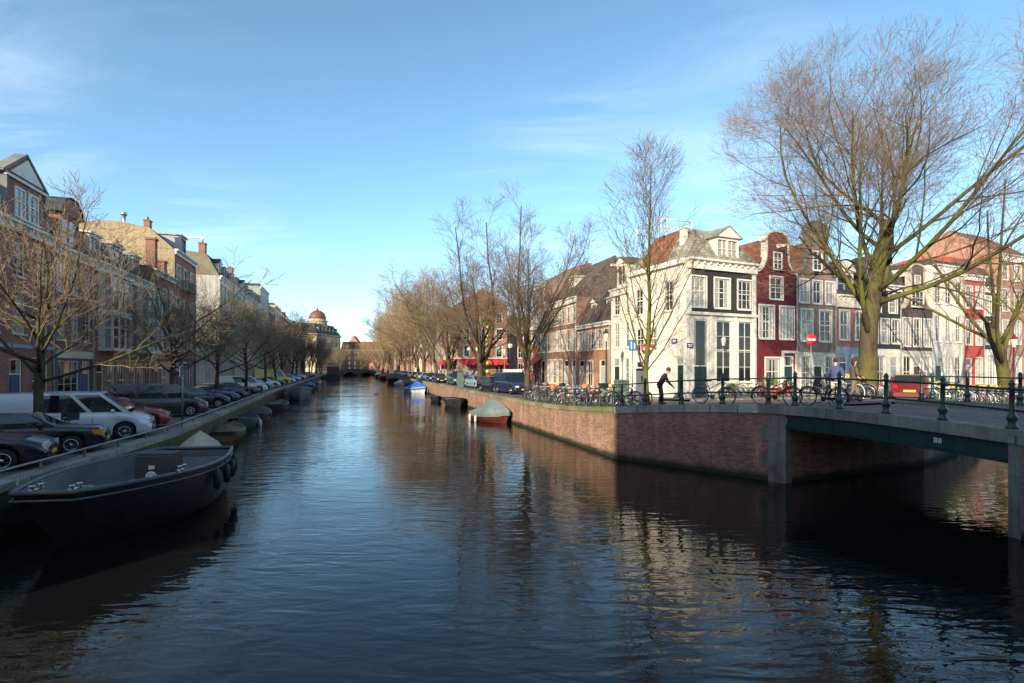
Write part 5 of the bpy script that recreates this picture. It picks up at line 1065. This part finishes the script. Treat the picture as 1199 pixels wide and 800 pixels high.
m = MB(); m.box(-2.2, -1.0, -.6, .6, .22, .72); m.box(-2.24, -.96, -.64, .64, .72, .78); m.build('engine_cover', M('engine_cover_grey', (.20, .23, .25), .5, .2), bb_)
for yy in (1, -1): m = MB(); m.box(-2.5, .2, yy*1.02-.2, yy*1.02+.2, .62, .68); m.box(-2.5, .2, yy*.84-.02, yy*.84+.02, .22, .615); m.build('bench', MC['bench_grey'] if 'bench_grey' in MC else M('bench_grey', (.17, .19, .20), .6, .2), bb_)
m = MB(); m.box(-3.0, -2.6, -.95, .95, .62, .68); m.box(-3.04, -2.99, -1.0, 1.0, .3, 1.15); m.build('stern_bench', MC['bench_grey'], bb_)
m = MB(); m.lathe([(.2, .0), (.2, .03)], 16, 0, Matrix.Translation((-.62, .45, 1.25)) @ Matrix.Rotation(PI/2-.5, 4, 'Y')); m.tube([(-.3, .45, 1.3), (-.62, .45, 1.25)], .03, 6); m.build('steering_wheel', BLACKP, bb_)
for xx, yy in ((3.05, .4), (3.05, -.4), (1.0, 1.62)):
    m = MB(); m.lathe([(.05, 0), (.035, .05), (.035, .16), (.06, .18), (.06, .21)], 8); m.lathe([(.05, 0), (.035, .05), (.035, .16), (.06, .18), (.06, .21)], 8, 0, Matrix.Translation((.24, 0, 0))); m.tube([(-.1, 0, .1), (.34, 0, .1)], .03, 6); m.build('cleat', STEEL, bb_, (xx-.15, yy, 1.39))
m = MB(); m.box(1.9, 3.0, -.5, .5, 1.26, 1.31); m.build('foredeck', HULLB, bb_)
hl = math.atan2(.9496, -.3134)
m = MB(); m.tube([(2.9, -.4, 1.5), (2.2, -1.4, 1.42), (1.0, -2.3, 1.45)], .018, 5)
for r_ in (.16, .2, .24): m.tube([(2.4+r_*math.cos(a), .1+r_*math.sin(a), 1.33+.03*(r_ > .18)) for a in np.linspace(0, 2*PI, 17)], .018, 5)
m.build('mooring_rope', M('rope', (.35, .30, .22), .9, .2), bb_)
boat('small white and green covered dinghy squeezed beside the big black boat', -12.74, 16.2, hB+.1, 2.3, .6, .8, HULLW, HULLW, tarp='green', ridge=.32, sheer=.1)
boat('small boat under a pointed beige tarp behind the black boat', -13.05, 21.4, hl, 3.6, 1.7, .6, HULLGN, WOOD, tarp='beige', ridge=.95, sheer=.15)
boat('low brown wooden rowing boat half under green canvas', -16.7, 30.3, hl+.05, 3.7, 1.6, .5, WOOD, WOOD, im=WOOD, tarp='green', ridge=.35, tcov=(.0, .6), benches=2)
boat('green boat with pale fenders next beyond the brown rowing boat', -18.6, 35.4, hl+PI+.06, 5.0, 1.9, .6, HULLGN, GUN, benches=2, fend=3, fmat=HULLW)
boat('small dark boat with blue cover behind the green boat', -20.2, 41, hl, 4.2, 1.7, .6, HULLB, WOOD, tarp='dark', ridge=.3, tcov=(.3, 1))
boat('low dark open boat just before the grey steel boat', -23.6, 52, hl, 4.5, 1.7, .5, HULLB, GUN)
gb = boat('grey steel boat with red canvas inside on the left quay', -28.0, 67.5, hl+PI+.1, 9.0, 3.0, 1.35, HULLG, HULLG, im=TAR['red'], benches=2, sheer=.35, stern=.75)
boat('dark blue boat with cabin cover beyond the grey steel boat', -36.8, 93, hl, 6.5, 2.2, .9, HULLB, GUN, tarp='blue', ridge=.8, tcov=(.2, .8))
boat('dark covered boat far along the left quay', -41.5, 107, hl, 7, 2.4, .9, HULLB, GUN, tarp='dark', ridge=.9)
boat('white launch far along the left quay', -46.5, 122, hl, 7, 2.4, .9, HULLW, HULLW, tarp='dark', ridge=.6, tcov=(.3, .9))
hbp = thing('houseboat', 'black barge with dark red superstructure near the far bridge', 'boat', (-64.2, 184, 0), hl, 'boats moored along the left quay')
m = MB(); m.prism([(-8, -2.4), (6, -2.4), (8, -.8), (8, .8), (6, 2.4), (-8, 2.4)], 'z', -.4, 1.7); m.build('hull', HULLB, hbp)
m = MB(); m.prism([(-7, -1.9), (5, -1.9), (5, 1.9), (-7, 1.9)], 'z', 1.7, 4.2); m.box(-7.3, 5.3, -2.1, 2.1, 4.2, 4.4); m.build('superstructure', M('barge_red', (.16, .03, .035), .5, .2), hbp)
for xx in (-5, -2, 1, 3.6):
    for sg in (1, -1): m = MB(); m.box(xx-.6, xx+.6, sg*1.91-.02, sg*1.91+.02, 2.5, 3.6); m.build('window', GLASS, hbp)
GB = 'boats moored along the right quay'; hr = math.atan2(-.955, .296)
boat('red brown boat under a pointed grey green tarp by the sunny quay wall', -1.5, 39.6, hr+.42, 4.0, 2.0, .66, HULLR, WOOD, tarp='grey', ridge=1.05, sheer=.2, group=GB, fend=-2, fmat=HULLW)
boat('dark inflatable style open boat moored beyond the red brown boat', -6.0, 54.5, hr+.05, 5.0, 2.1, .75, HULLB, FEND, benches=2, group=GB)
boat('tiny black dinghy between the open boat and the blue covered boat', -9.3, 63, hr, 3.2, 1.4, .45, HULLB, GUN, benches=2, group=GB)
boat('white boat under a bright blue tarp on the right quay', -15.6, 84, hr+.4, 5.6, 2.4, .7, HULLW, HULLW, tarp='blue', ridge=1.3, group=GB)
boat('dark wooden boat moored beyond the blue covered boat', -18.6, 95, hr, 7, 2.4, 1.1, HULLB, WOOD, tarp='dark', ridge=.6, tcov=(.1, .6), group=GB)
boat('small white and blue boat far along the right quay', -24.6, 113, hr+.2, 5.5, 2.1, .7, HULLW, TAR['blue'], tarp='white', ridge=.7, tcov=(.2, .9), group=GB)
boat('dark cabin boat far along the right quay', -31.6, 135, hr, 8, 2.6, 1.1, HULLB, GUN, tarp='dark', ridge=1.1, tcov=(.2, .8), group=GB)
boat('red and white boat far along the right quay', -43.0, 170, hr, 7, 2.6, 1.1, HULLR, HULLW, tarp='red', ridge=1.0, tcov=(.1, .7), group=GB)
boat('dark boat with white cabin near the far bridge on the right', -51.5, 198, hr, 8, 2.8, 1.2, HULLB, HULLW, tarp='white', ridge=1.3, tcov=(.2, .7), group=GB)

# ------------------------------------------------------------------ bicycles
BIKEC = {'black': M('bike_black', (.012, .012, .013), .35, .2), 'grey': M('bike_grey', (.22, .23, .24), .4, .15), 'green': M('bike_green', (.03, .10, .06), .4, .15), 'red': M('bike_red', (.32, .03, .03), .4, .1), 'blue': M('bike_blue', (.04, .10, .28), .4, .1), 'orange': M('bike_orange', (.5, .16, .02), .4, .1), 'white': M('bike_white', (.6, .6, .57), .4, .1)}
LEATH = M('saddle_brown', (.06, .032, .018), .6, .2); CRATE = {'black': M('crate_black', (.02, .02, .022), .6), 'yellow': M('crate_yellow', (.6, .42, .05), .6), 'orange': M('crate_orange', (.6, .17, .04), .6), 'wood': M('crate_wood', (.30, .19, .10), .7)}
BM_ = {}
def bike_meshes(c):
    if c in BM_: return BM_[c]
    f = MB(); hub0, hub1, bbk, sct, hdt, hdl = (-.54, 0, .345), (.56, 0, .345), (-.06, 0, .29), (-.22, 0, .80), (.34, 0, .90), (.38, 0, .72)
    for a, b, r in ((bbk, sct, .017), (hdl, bbk, .02), (hdt, (-.17, 0, .62), .017), (hdt, hdl, .021)): f.tube([a, b], r, 6)
    for s in (.045, -.045):
        f.tube([(-.54, s, .345), (-.06, s*.7, .29)], .011, 5); f.tube([(-.54, s, .345), (-.2, s*.6, .74)], .010, 5); f.tube([(.38, s, .71), (.46, s, .55), (.56, s, .345)], .012, 5); f.tube([(-.6, s*1.6, .73), (-.26, s*1.2, .73)], .008, 4); f.tube([(-.54, s, .345), (-.55, s*1.6, .73)], .006, 4)
    for cx_, a0, a1 in ((-.54, 20, 200), (.56, 20, 170)): f.tube([(cx_+.375*math.cos(R(a)), 0, .345+.375*math.sin(R(a))) for a in np.linspace(a0, a1, 10)], .022, 5)
    f.box(-.56, .03, .045, .06, .27, .36); f.lathe([(.09, -.006), (.09, .006)], 12, 0, Matrix.Translation((-.06, .06, .29)) @ Matrix.Rotation(PI/2, 4, 'X'))
    f.tube([(-.06, .07, .29), (.06, .07, .17)], .01, 4); f.box(.02, .11, .07, .15, .155, .18); f.tube([(-.06, -.07, .29), (-.18, -.07, .41)], .01, 4); f.box(-.23, -.14, -.15, -.07, .4, .425); f.tube([(-.3, -.06, .3), (-.36, -.13, .02)], .01, 4)
    w = MB(); T = [(.325*math.cos(a), 0, .325*math.sin(a)) for a in np.linspace(0, 2*PI, 25)]; w.tube(T, .021, 6, 0, False); w.tube([(p[0]*.93, 0, p[2]*.93) for p in T], .011, 4, 1, False)
    for i in range(14): a = 2*PI*i/14; w.tube([(0, .02*(-1)**i, 0), (.3*math.cos(a), 0, .3*math.sin(a))], .0022, 3, 1, False)
    w.lathe([(.02, -.05), (.025, 0), (.02, .05)], 8, 1, Matrix.Rotation(PI/2, 4, 'X'))
    s = MB(); s.loft([[(x, y*b, .95+z) for y, z in ((-1, -.02), (-.6, .03), (0, .035), (.6, .03), (1, -.02))] for x, b in ((-.37, .04), (-.33, .1), (-.22, .1), (-.1, .04), (-.06, .02))], 0, True); s.tube([(-.22, 0, .78), (-.24, 0, .95)], .013, 5)
    h = MB(); h.tube([(.34, 0, .88), (.32, 0, 1.03)], .014, 5); h.tube([(.12, .28, 1.04), (.2, .27, 1.06), (.32, .12, 1.06), (.32, -.12, 1.06), (.2, -.27, 1.06), (.12, -.28, 1.04)], .012, 5); h.lathe([(.02, -.04), (.055, .03), (.05, .05)], 8, 1, Matrix.Translation((.43, 0, .86)) @ Matrix.Rotation(PI/2, 4, 'Y'))
    r = dict(frame=f.mesh('frame', BIKEC[c]), wheel=w.mesh('wheel', [RUBBER, STEEL]), saddle=s.mesh('saddle', LEATH), handlebar=h.mesh('handlebar', [STEEL, CLEAR])); BM_[c] = r; return r
def bicycle(label, c, x, y, z, rz, group, crate=None, lean=.06):
    t = thing('bicycle', label, 'bicycle', (x, y, z), rz, group); t.rotation_euler = (lean, 0, rz); b = bike_meshes(c)
    put('frame', b['frame'], t); put('saddle', b['saddle'], t); put('handlebar', b['handlebar'], t)
    for xx in (-.54, .56): put('wheel', b['wheel'], t, (xx, 0, .345))
    if crate:
        k = ('crate', crate)
        if k not in BM_:
            m = MB()
            for q in ((-.2, .2, -.16, -.145), (-.2, .2, .145, .16)): m.box(q[0], q[1], q[2], q[3], 0, .25)
            for q in ((-.2, -.185), (.185, .2)): m.box(q[0], q[1], -.144, .144, 0, .249)
            m.box(-.184, .184, -.144, .144, .0, .02); BM_[k] = m.mesh('crate', CRATE[crate])
        put('crate', BM_[k], t, (.5, 0, .93) if crate != 'wood' else (-.45, 0, .75))
    return t
aAB = math.atan2((PB-PA).y, (PB-PA).x); aSV = math.atan2(SV.y, SV.x); GBK = 'bicycles by the bridge railing'
iab = Vector((.7, .72)).normalized()
for lab, c, t, o, fl, cr in (('grey bicycle with pale tyres leaning on the corner railing below the bending man', 'grey', .60, .62, 0, None), ('black bicycle with red frame bag at the railing before the green girder', 'red', .93, .62, 0, None)):
    p = PA.lerp(PB, t)+iab*o; bicycle(lab, c, p.x, p.y, hR(*p)-.02, aAB+PI*fl, GBK, cr)
q = bpt(.95, .62, hD(.95)); bicycle('black bicycle leaning on the bridge railing above the girder end', 'black', *q, aSV+PI, GBK)
p = WC+DV*4.6-NV*1.0; cl8 = ['black', 'grey', 'green', 'black', 'red', 'grey', 'black', 'blue', 'black', 'orange', 'white', 'black', 'grey']
GBR = 'bicycles parked behind the quay railing'
for i in range(22):
    p = PA+fd*(1.1+i*.62)+Vector((1.05, .35)); c = cl8[i % 13]; cr = {2: 'black', 9: 'wood', 13: 'orange'}.get(i)
    bicycle('%s bicycle at the mossy quay railing, %s from the wall corner' % (c, ORD[i]), c, p.x, p.y, hR(*p)-.03, math.atan2(-.35, -1.05)+rnd.uniform(-.5, .5)+(PI if i % 3 == 0 else 0), GBR, cr, rnd.uniform(-.12, .12))
for i in range(16):
    p = PA+fd*(3.5+i*.85)+Vector((3.4, 1.1)); c = cl8[(i*5+2) % 13]; cr = {3: 'yellow', 7: 'orange', 12: 'black', 14: 'yellow'}.get(i)
    bicycle('%s bicycle in the second row behind the quay railing, %s from the corner' % (c, ORD[i]), c, p.x, p.y, hR(*p)-.03, math.atan2(.95, -.3)+rnd.uniform(-.7, .7), GBR, cr, rnd.uniform(-.12, .12))
for i, s in enumerate((3.2, 3.9, 4.7, 5.6, 6.3)):
    p = WC+DV*s-NV*(1.0+.15*(i % 2)); c = ['black', 'grey', 'black', 'grey', 'black'][i]; bicycle('%s bicycle against the white corner house, %s from the dark door' % (c, ORD[i]), c, p.x, p.y, hR(*p)+.09, aD+(.2 if i % 2 else PI), 'bicycles in front of the white corner house')
for i in range(3): p = WC+DV*(8.5+i*2.3)-NV*1.0; bicycle('%s bicycle before the %s house' % (cl8[i+4], ('maroon', 'maroon and taupe', 'taupe')[i]), cl8[i+4], p.x, p.y, hR(*p)+.09, aD+i, 'bicycles in front of the gabled houses')
for i in range(24):
    p = PC+QV*(2.8+i*.8)+QN*1.0; c = ['grey', 'white', 'black', 'grey', 'red', 'white', 'green'][i % 7]
    if i < 5: p = PC+QV*(-1.6+i*.7)+QN*(2.6)
    bicycle('%s bicycle beyond the far bridge railing, %s counted from the huge tree' % (c, ORD[i]), c, p.x, p.y, hR(*p)-.03, math.atan2(QN.y, QN.x)+rnd.uniform(-.6, .6), 'bicycles beyond the far bridge railing', ['black', None, None, 'yellow'][i % 4], rnd.uniform(-.1, .1))
p = Vector((qL(18)-2.35, 17.75)); bicycle('bicycle with big black crate leaning on the young tree by the saloon', 'black', p.x, p.y, HL, 1.2, 'bicycles on the left quay', 'black')

# ------------------------------------------------------------------ people
DG = None
def skin_mesh(name, verts, edges, m, sub=1, roots=(0,)):
    me = bpy.data.meshes.new(name); me.from_pydata([v[:3] for v in verts], edges, []); o = bpy.data.objects.new(name, me); COL.objects.link(o)
    o.modifiers.new('skin', 'SKIN'); d = me.skin_vertices[0].data
    for i, v in enumerate(verts): d[i].radius = (v[3], v[4] if len(v) > 4 else v[3]); d[i].use_root = i in roots
    o.modifiers['skin'].use_smooth_shade = True
    s = o.modifiers.new('sub', 'SUBSURF'); s.levels = sub; s.render_levels = sub
    r = bpy.data.meshes.new_from_object(o.evaluated_get(bpy.context.evaluated_depsgraph_get())); bpy.data.objects.remove(o); r.name = name; r.materials.clear(); r.materials.append(m)
    for p in r.polygons: p.use_smooth = True
    return r
def person_meshes(pose, jm, tm, hm=HAIR, long_hair=False):
    """pose: lean of the trunk, arm targets, leg targets; local x forward, z up"""
    ln = pose.get('lean', 0); hip = Vector((pose.get('hx', 0), 0, pose.get('hz', .92)))
    def up(d, y=0): return hip+Vector((math.sin(ln)*d, y, math.cos(ln)*d))
    chest, nk = up(.36), up(.56); hd = nk+Vector((math.sin(ln+pose.get('nod', .1))*.17, 0, math.cos(ln+pose.get('nod', .1))*.17))
    V = [(*hip, .12, .15), (*up(.2), .10, .135), (*chest, .115, .165), (*nk, .055), (*hd, .082, .078), (*(hd+Vector((.012, 0, .085))), .07)]; E = [(0, 1), (1, 2), (2, 3), (3, 4), (4, 5)]; J = {}
    n = len(V); V += [(*(hd+Vector((.085, 0, -.005))), .017)]; E.append((4, n))
    for sg, k in ((1, 'l'), (-1, 'r')):
        sh = up(.47, sg*.19); hand = Vector(pose['h'+k]); mid = (sh+hand)/2+Vector(pose.get('e'+k, (-.06, sg*.06, -.03))); a = len(V); dd = (hand-mid).normalized()
        V += [(*sh, .055), (*mid, .043), (*hand, .03), (*(hand+dd*.07), .032, .02)]; E += [(2, a), (a, a+1), (a+1, a+2), (a+2, a+3)]; J[k] = (sh, mid, hand)
        for j in range(4):
            o = Vector((.018*(j-1.5), 0, 0)); L_ = (.06, .075, .07, .055)[j]; b = len(V); p = hand+dd*.08+o
            V += [(*(p+dd*L_*.6), .0095), (*(p+dd*L_+Vector((.01, 0, 0))), .008)]; E += [(a+3, b), (b, b+1)]
        b = len(V); V += [(*(hand+dd*.04+Vector((.04, 0, 0))), .011), (*(hand+dd*.075+Vector((.055, 0, 0))), .009)]; E += [(a+2, b), (b, b+1)]
        hp = hip+Vector((0, sg*.09, -.03)); ft = Vector(pose['f'+k]); kn = (hp+ft)/2+Vector(pose.get('k'+k, (.05, 0, .0))); a = len(V)
        V += [(*hp, .088), (*kn, .06), (*(ft+Vector((0, 0, .08))), .042), (*(ft+Vector((.12, 0, .035))), .036)]; E += [(0, a), (a, a+1), (a+1, a+2), (a+2, a+3)]; J['f'+k] = (hp, kn, ft)
    body = skin_mesh('body', V, E, SKIN)
    m = MB(); secs = []
    for d, ry, rx in ((-.1, .175, .13), (.05, .172, .128), (.2, .165, .125), (.36, .195, .13), (.46, .19, .115), (.52, .12, .085), (.56, .075, .07)):
        c = up(d); f = Vector((math.cos(ln), 0, -math.sin(ln))); secs.append([tuple(c+f*(rx*math.cos(q))+Vector((0, ry*math.sin(q), 0))) for q in [2*PI*j/14 for j in range(14)]])
    m.loft(secs[::-1], 0, True)
    for k in 'lr': sh, mid, hand = J[k]; m.tube([sh-Vector((0, sh.y*.25, -.02)), sh.lerp(mid, .15), mid, mid.lerp(hand, .93)], [.07, .072, .056, .045], 10)
    jk = m.mesh('jacket', jm); m = MB(); secs = []
    for d, ry, rx in ((-.16, .15, .12), (-.06, .172, .125), (.06, .165, .12)):
        c = hip+Vector((0, 0, d)); secs.append([(c.x+rx*math.cos(q), ry*math.sin(q), c.z) for q in [2*PI*j/14 for j in range(14)]])
    m.loft(secs[::-1], 0, True, True, True)
    for k in 'lr': hp, kn, ft = J['f'+k]; m.tube([hp, hp.lerp(kn, .3), kn, ft+Vector((0, 0, .09))], [.094, .092, .068, .058], 10)
    tr = m.mesh('trousers', tm)
    h = MB(); h.ball(hd+Vector((-.018, 0, .06)), .105, 12, 0, (1.0, .92, 1.0))
    if long_hair: h.ball(hd+Vector((-.06, 0, -.05)), .1, 10, 0, (.6, .95, 1.5))
    hr_ = h.mesh('hair', hm); s = MB()
    for k in 'lr': ft = J['f'+k][2]; s.ball((ft.x+.06, ft.y, ft.z+.045), .06, 8, 0, (2.2, .8, .75))
    e = MB()
    for sg in (1, -1): e.ball((hd.x+.074, sg*.032, hd.z+.022), .011, 6)
    e.box(hd.x+.075, hd.x+.083, -.022, .022, hd.z-.05, hd.z-.042)
    for sg in (1, -1): e.ball((hd.x-.005, sg*.082, hd.z+.0), .022, 6, 1, (.6, .5, 1.2))
    return [('body', body), ('jacket', jk), ('trousers', tr), ('hair', hr_), ('shoe', s.mesh('shoe', BLACKP)), ('face', e.mesh('face', [BLACKP, SKIN]))]
def person(label, ms, x, y, z, rz, group=None, sc=1):
    t = thing('person', label, 'person', (x, y, z), rz, group); t.scale = (sc, sc, sc)
    for nm, me in ms: put(nm, me, t)
    return t
def cloth(n, c): return M('cloth_'+n, c, .85, .2, 6)
DKC, NAVY, PINK, JEAN, BEI, KHA, REDC, GRC = cloth('dark', (.025, .028, .03)), cloth('navy', (.05, .07, .16)), cloth('pink', (.55, .08, .18)), cloth('jeans', (.06, .08, .13)), cloth('beige', (.42, .36, .27)), cloth('olive', (.09, .08, .05)), cloth('red', (.42, .04, .04)), cloth('grey', (.2, .2, .21))
bend = dict(lean=.5, nod=.25, hz=.9, hx=-.08, hl=(.42, .22, .86), hr=(.44, -.2, .84), fl=(.02, .11, 0), fr=(-.1, -.11, 0), el=(-.02, .1, -.06), er=(-.02, -.1, -.06))
walk = dict(lean=.04, hl=(.22, .30, .88), hr=(-.16, -.27, .85), fl=(-.24, .09, .03), fr=(.26, -.09, 0), kl=(.1, 0, .02), kr=(.05, 0, 0))
walk2 = dict(lean=.05, hl=(.24, .22, 1.0), hr=(.2, -.25, 1.02), fl=(.22, .09, 0), fr=(-.22, -.09, .02), er=(-.1, -.08, -.08), el=(-.1, .08, -.08))
stand = dict(hl=(.06, .27, .83), hr=(.04, -.27, .83), fl=(.02, .1, 0), fr=(-.03, -.1, 0))
person('man in a dark jacket bending forward over bicycles by the slender mossy tree', person_meshes(bend, DKC, cloth('charcoal', (.03, .03, .032))), 6.75, 23.1, hR(6.75, 23.1), aAB+.5)
p = BPT = bpt(.6, 4.6, 0); person('walking person in a blue jacket and beige trousers on the bridge', person_meshes(walk, NAVY, BEI), 13.35, 21.15, hR(13.35, 21.15)+.0, aD+.5, 'people walking on the bridge')
person('walking person in a dark coat over a pink top on the bridge', person_meshes(walk2, KHA, cloth('taupe', (.16, .12, .10)), HAIR, True), 14.15, 21.25, hR(14.15, 21.25), aD-.6, 'people walking on the bridge')
o = [c for c in COL.objects if c.name.startswith('person')][-1]
m = MB(); m.ball((.10, 0, 1.26), .1, 10, 0, (.72, 1.0, 2.1)); m.build('pink_top', PINK, o)
crowd = [person_meshes(stand, c, t_) for c, t_ in ((DKC, JEAN), (REDC, DKC), (BEI, JEAN), (GRC, DKC))]+[person_meshes(walk, NAVY, DKC)]
cw = ['dark jacket', 'red jacket', 'beige coat', 'grey coat', 'navy jacket']
spots = [(-4.6, 84), (-3.6, 80), (-3.0, 86), (-2.1, 78), (-1.6, 83), (-.8, 76), (.1, 82), (.9, 79), (1.8, 74), (-5.2, 79), (-2.7, 73), (2.6, 70), (-6.3, 92), (-7.4, 96), (-8.4, 95), (3.0, 64), (2.2, 60)]
seen = {}
for i, (x, y) in enumerate(spots):
    k = i % 5; g = 'crowd at the mouth of the cross street'; n = seen.get(k, 0); seen[k] = n+1
    person('person in a %s in the cross street crowd, %s such one' % (cw[k], ORD[n]), crowd[k], x, y, 1.84, rnd.uniform(0, 6.28), g, rnd.uniform(.94, 1.06))

# ------------------------------------------------------------------ street furniture
def lamp(label, x, y, z, post, h=4.4):
    t = thing('street_lamp', label, 'street lamp', (x, y, z), 0, 'old style street lamps')
    m = MB(); m.lathe([(.16, -.1), (.16, .5), (.1, .6), (.075, 1.2), (.05, h-.9), (.09, h-.85), (.04, h-.8)], 10); m.build('post', post, t)
    m = MB(); m.lathe([(.1, h-.8), (.23, h-.2), (.24, h-.18)], 6, 0, None, False); m.build('lantern', MC['lantern_glass'], t); m = MB(); m.lathe([(.28, h-.18), (.1, h+.05), (.06, h+.15), (.01, h+.25)], 6, 0, None, False); m.build('cap', post, t); return t
TERR = M('terracotta_paint', (.34, .13, .07), .6, .15)
lamp('terracotta coloured lamp post in front of the dark cross street', -.75, 52.5, 1.84, TERR)
lamp('green lamp post before the low brick gambrel house', 7.5, 40.8, hR(7.5, 40.8), DKGREEN, 5.2)
lamp('dark red lamp post at the right edge before the pink house', 37.2, 38.0, 1.87, MARL, 4.6)
def sign(label, x, y, z, rz, kind):
    t = thing('road_sign', label, 'road sign', (x, y, z), rz); MB().lathe([(.035, -.1), (.035, 3.5)], 8).build('pole', MC['galvanised'], t); m = MB(); X = Matrix.Rotation(PI/2, 4, 'X')
    if kind == 'no_entry':
        m.lathe([(.34, .04), (.34, .06), (.005, .0605)], 24, 0, Matrix.Translation((0, 0, 3.15)) @ X); m.box(-.25, .25, -.0645, -.0608, 3.09, 3.21, 1); m.build('sign_face', [M('sign_red', (.6, .03, .03), .4, .05), WHITE], t)
    else:
        m.box(-.24, .24, -.06, -.03, 2.95, 3.55); m.box(-.14, -.06, -.064, -.0605, 3.05, 3.45, 1); m.box(.06, .14, -.064, -.0605, 3.05, 3.45, 1); m.build('sign_face', [M('sign_bright_blue', (.02, .17, .48), .4, .05), WHITE], t)
    return t
sign('round red no entry sign on a pole before the taupe house', 18.2, 31.2, hR(18.2, 31.2)+.5, 0.1, 'no_entry')
sign('bright blue square sign on a grey pole by the slender tree', 6.65, 28.3, hR(6.65, 28.3), .3, 'blue')
sign('second no entry sign half hidden by the slender mossy tree', 7.8, 29.6, hR(7.8, 29.6), -.1, 'no_entry')
sg = thing('sign_post', 'thin grey steel post with small blue sign before the dark van', 'sign post', (qL(26.3)-.9, 26.3, HL)); MB().lathe([(.04, -.1), (.04, 2.9)], 8).build('pole', MC['galvanised'], sg); MB().box(-.03, .03, -.2, .2, 2.3, 2.85).build('sign_face', M('sign_blue_dim', (.02, .06, .15), .5), sg)
t = thing('ticket_machine', 'tall grey ticket machine column beside the slender tree', 'ticket machine', (6.75, 26.6, hR(6.75, 26.6)), .3); MB().box(-.25, .25, -.18, .18, -.05, 1.75).build('case', M('machine_grey', (.13, .13, .16), .4), t); MB().box(-.26, .26, -.19, .19, 1.752, 1.85).build('cap', BLACKP, t); MB().box(-.16, .16, -.187, -.182, 1.2, 1.5).build('screen', GLASS, t)
def cabinet(label, x, y, h, m_):
    t = thing('utility_cabinet', label, 'cabinet', (x, y, hR(x, y)), .3, 'utility cabinets on the right bank'); b = MB(); b.box(-.35, .35, -.2, .2, -.05, h); b.build('case', m_, t); b = MB(); b.prism([(-.26, h), (0, h+.1), (.26, h)], 'x', -.4, .4); b.build('lid', m_, t); b = MB(); b.box(-.3, -.01, -.215, -.2, .12, h-.08); b.box(.01, .3, -.215, -.2, .12, h-.08); b.build('door', m_, t)
UG = M('cabinet_green', (.10, .15, .12), .6, .15)
cabinet('pale green utility cabinet on the quay before the dark green van', -6.1, 60.5, 1.7, UG); cabinet('grey green utility cabinet between ticket machine and bicycle row', 5.9, 27.6, 1.25, UG)
# planters with shrubs along the corner house
LEAFY = M('shrub_leaf', (.10, .15, .03), .6, .35, 6); LEAFD = M('dark_leaf', (.035, .07, .025), .6, .3, 6)
def planter(label, x, y, z, r, h, m_, pot, pm):
    t = thing('potted_plant', label, 'potted plant', (x, y, z), 0, 'potted plants along the house fronts'); MB().lathe([(r*.55, 0), (r*.75, pot*.9), (r*.82, pot), (r*.7, pot), (r*.65, pot*.85)], 12).build('pot', pm, t)
    rg = random.Random(int(x*100)); m = MB()
    for i in range(420):
        a, b, q = rg.uniform(0, 2*PI), rg.uniform(-.3, 1), rg.random()**.5; d = Vector((math.cos(a)*math.sqrt(max(0, 1-b*b)), math.sin(a)*math.sqrt(max(0, 1-b*b)), b)); p = Vector((0, 0, pot+h*.4))+Vector((d.x*r*1.2*q, d.y*r*1.2*q, d.z*h*.62*q))
        u = Vector((rg.gauss(0, 1), rg.gauss(0, 1), rg.gauss(0, 1))).normalized(); v = u.orthogonal().normalized(); s = rg.uniform(.05, .09); m.add([p-u*s, p+v*s*.5, p+u*s, p-v*s*.5], [(0, 1, 2, 3)])
    m.build('foliage', m_, t)
for lab, s, o, r, h, m_ in (('large yellow green shrub in a pot before the corner of the white house', 6.4, 1.6, .6, 1.1, LEAFY), ('low green plant in a pot under the tall shop window', 3.6, .7, .4, .55, LEAFY), ('dark green plant in a pot by the maroon house door', 9.2, .8, .35, .8, LEAFD), ('dark shrub in a pot before the taupe house', 14.6, .8, .4, .9, LEAFD), ('dark green shrub before the black house', 22.4, .8, .45, 1.0, LEAFD)):
    p = WC+DV*s-NV*o; planter(lab, p.x, p.y, hR(*p)+.08, r, h, m_, .5, TERR)
# ornament string hung across the cross street, and the gold ball string before the trees
def garland(label, a, b, n, sag, m_, r):
    t = thing('light_garland', label, 'garland', (0, 0, 0), 0, 'decorations hung over the cross street'); a, b = Vector(a), Vector(b); P = [a.lerp(b, i/20)-Vector((0, 0, sag*4*(i/20)*(1-i/20))) for i in range(21)]; MB().tube(P, .02, 4).build('wire', BLACKP, t)
    for i in range(n):
        f = (i+1)/(n+1); p = a.lerp(b, f)-Vector((0, 0, sag*4*f*(1-f))); m = MB(); m.ball(p-Vector((0, 0, r)), r, 10); m.build('ornament', m_, t)
garland('wire with white round ornaments hung across the cross street', (3.6, 66.4, 8.2), (-9.9, 99.7, 8.2), 6, .6, WHITE, .38)
GOLD = M('gold_ball', (.5, .30, .05), .3, .2, metal=.5); t = thing('ornament_string', 'upright string of gold balls hanging beside the broad bare tree', 'garland', (-3.1, 66, 0), 0, 'decorations hung over the cross street'); MB().tube([(0, 0, 3.2), (0, 0, 11)], .02, 4).build('wire', BLACKP, t)
for i, z in enumerate((3.6, 4.7, 5.8, 7.0, 8.2, 9.3, 10.4)): m = MB(); m.ball((0, 0, z), .36, 10); m.build('ornament', GOLD, t)
MB().lathe([(.06, 0), (.05, 11)], 8).build('pole', BLACKP, thing('ornament_pole', 'dark slim pole carrying the string of gold balls', 'pole', (-3.55, 66, 1.8), 0))
bd = thing('floating_bird', 'small white bird floating on the canal far ahead', 'bird', (-21.2, 80, 0), .8); m = MB(); m.ball((0, 0, .1), .22, 10, 0, (1.6, .8, .8)); m.tube([(.25, 0, .15), (.38, 0, .4), (.42, 0, .5)], [.08, .05, .06], 6); m.ball((.47, 0, .52), .07, 8, 0, (1.3, .8, .9)); m.build('body', WHITE, bd)
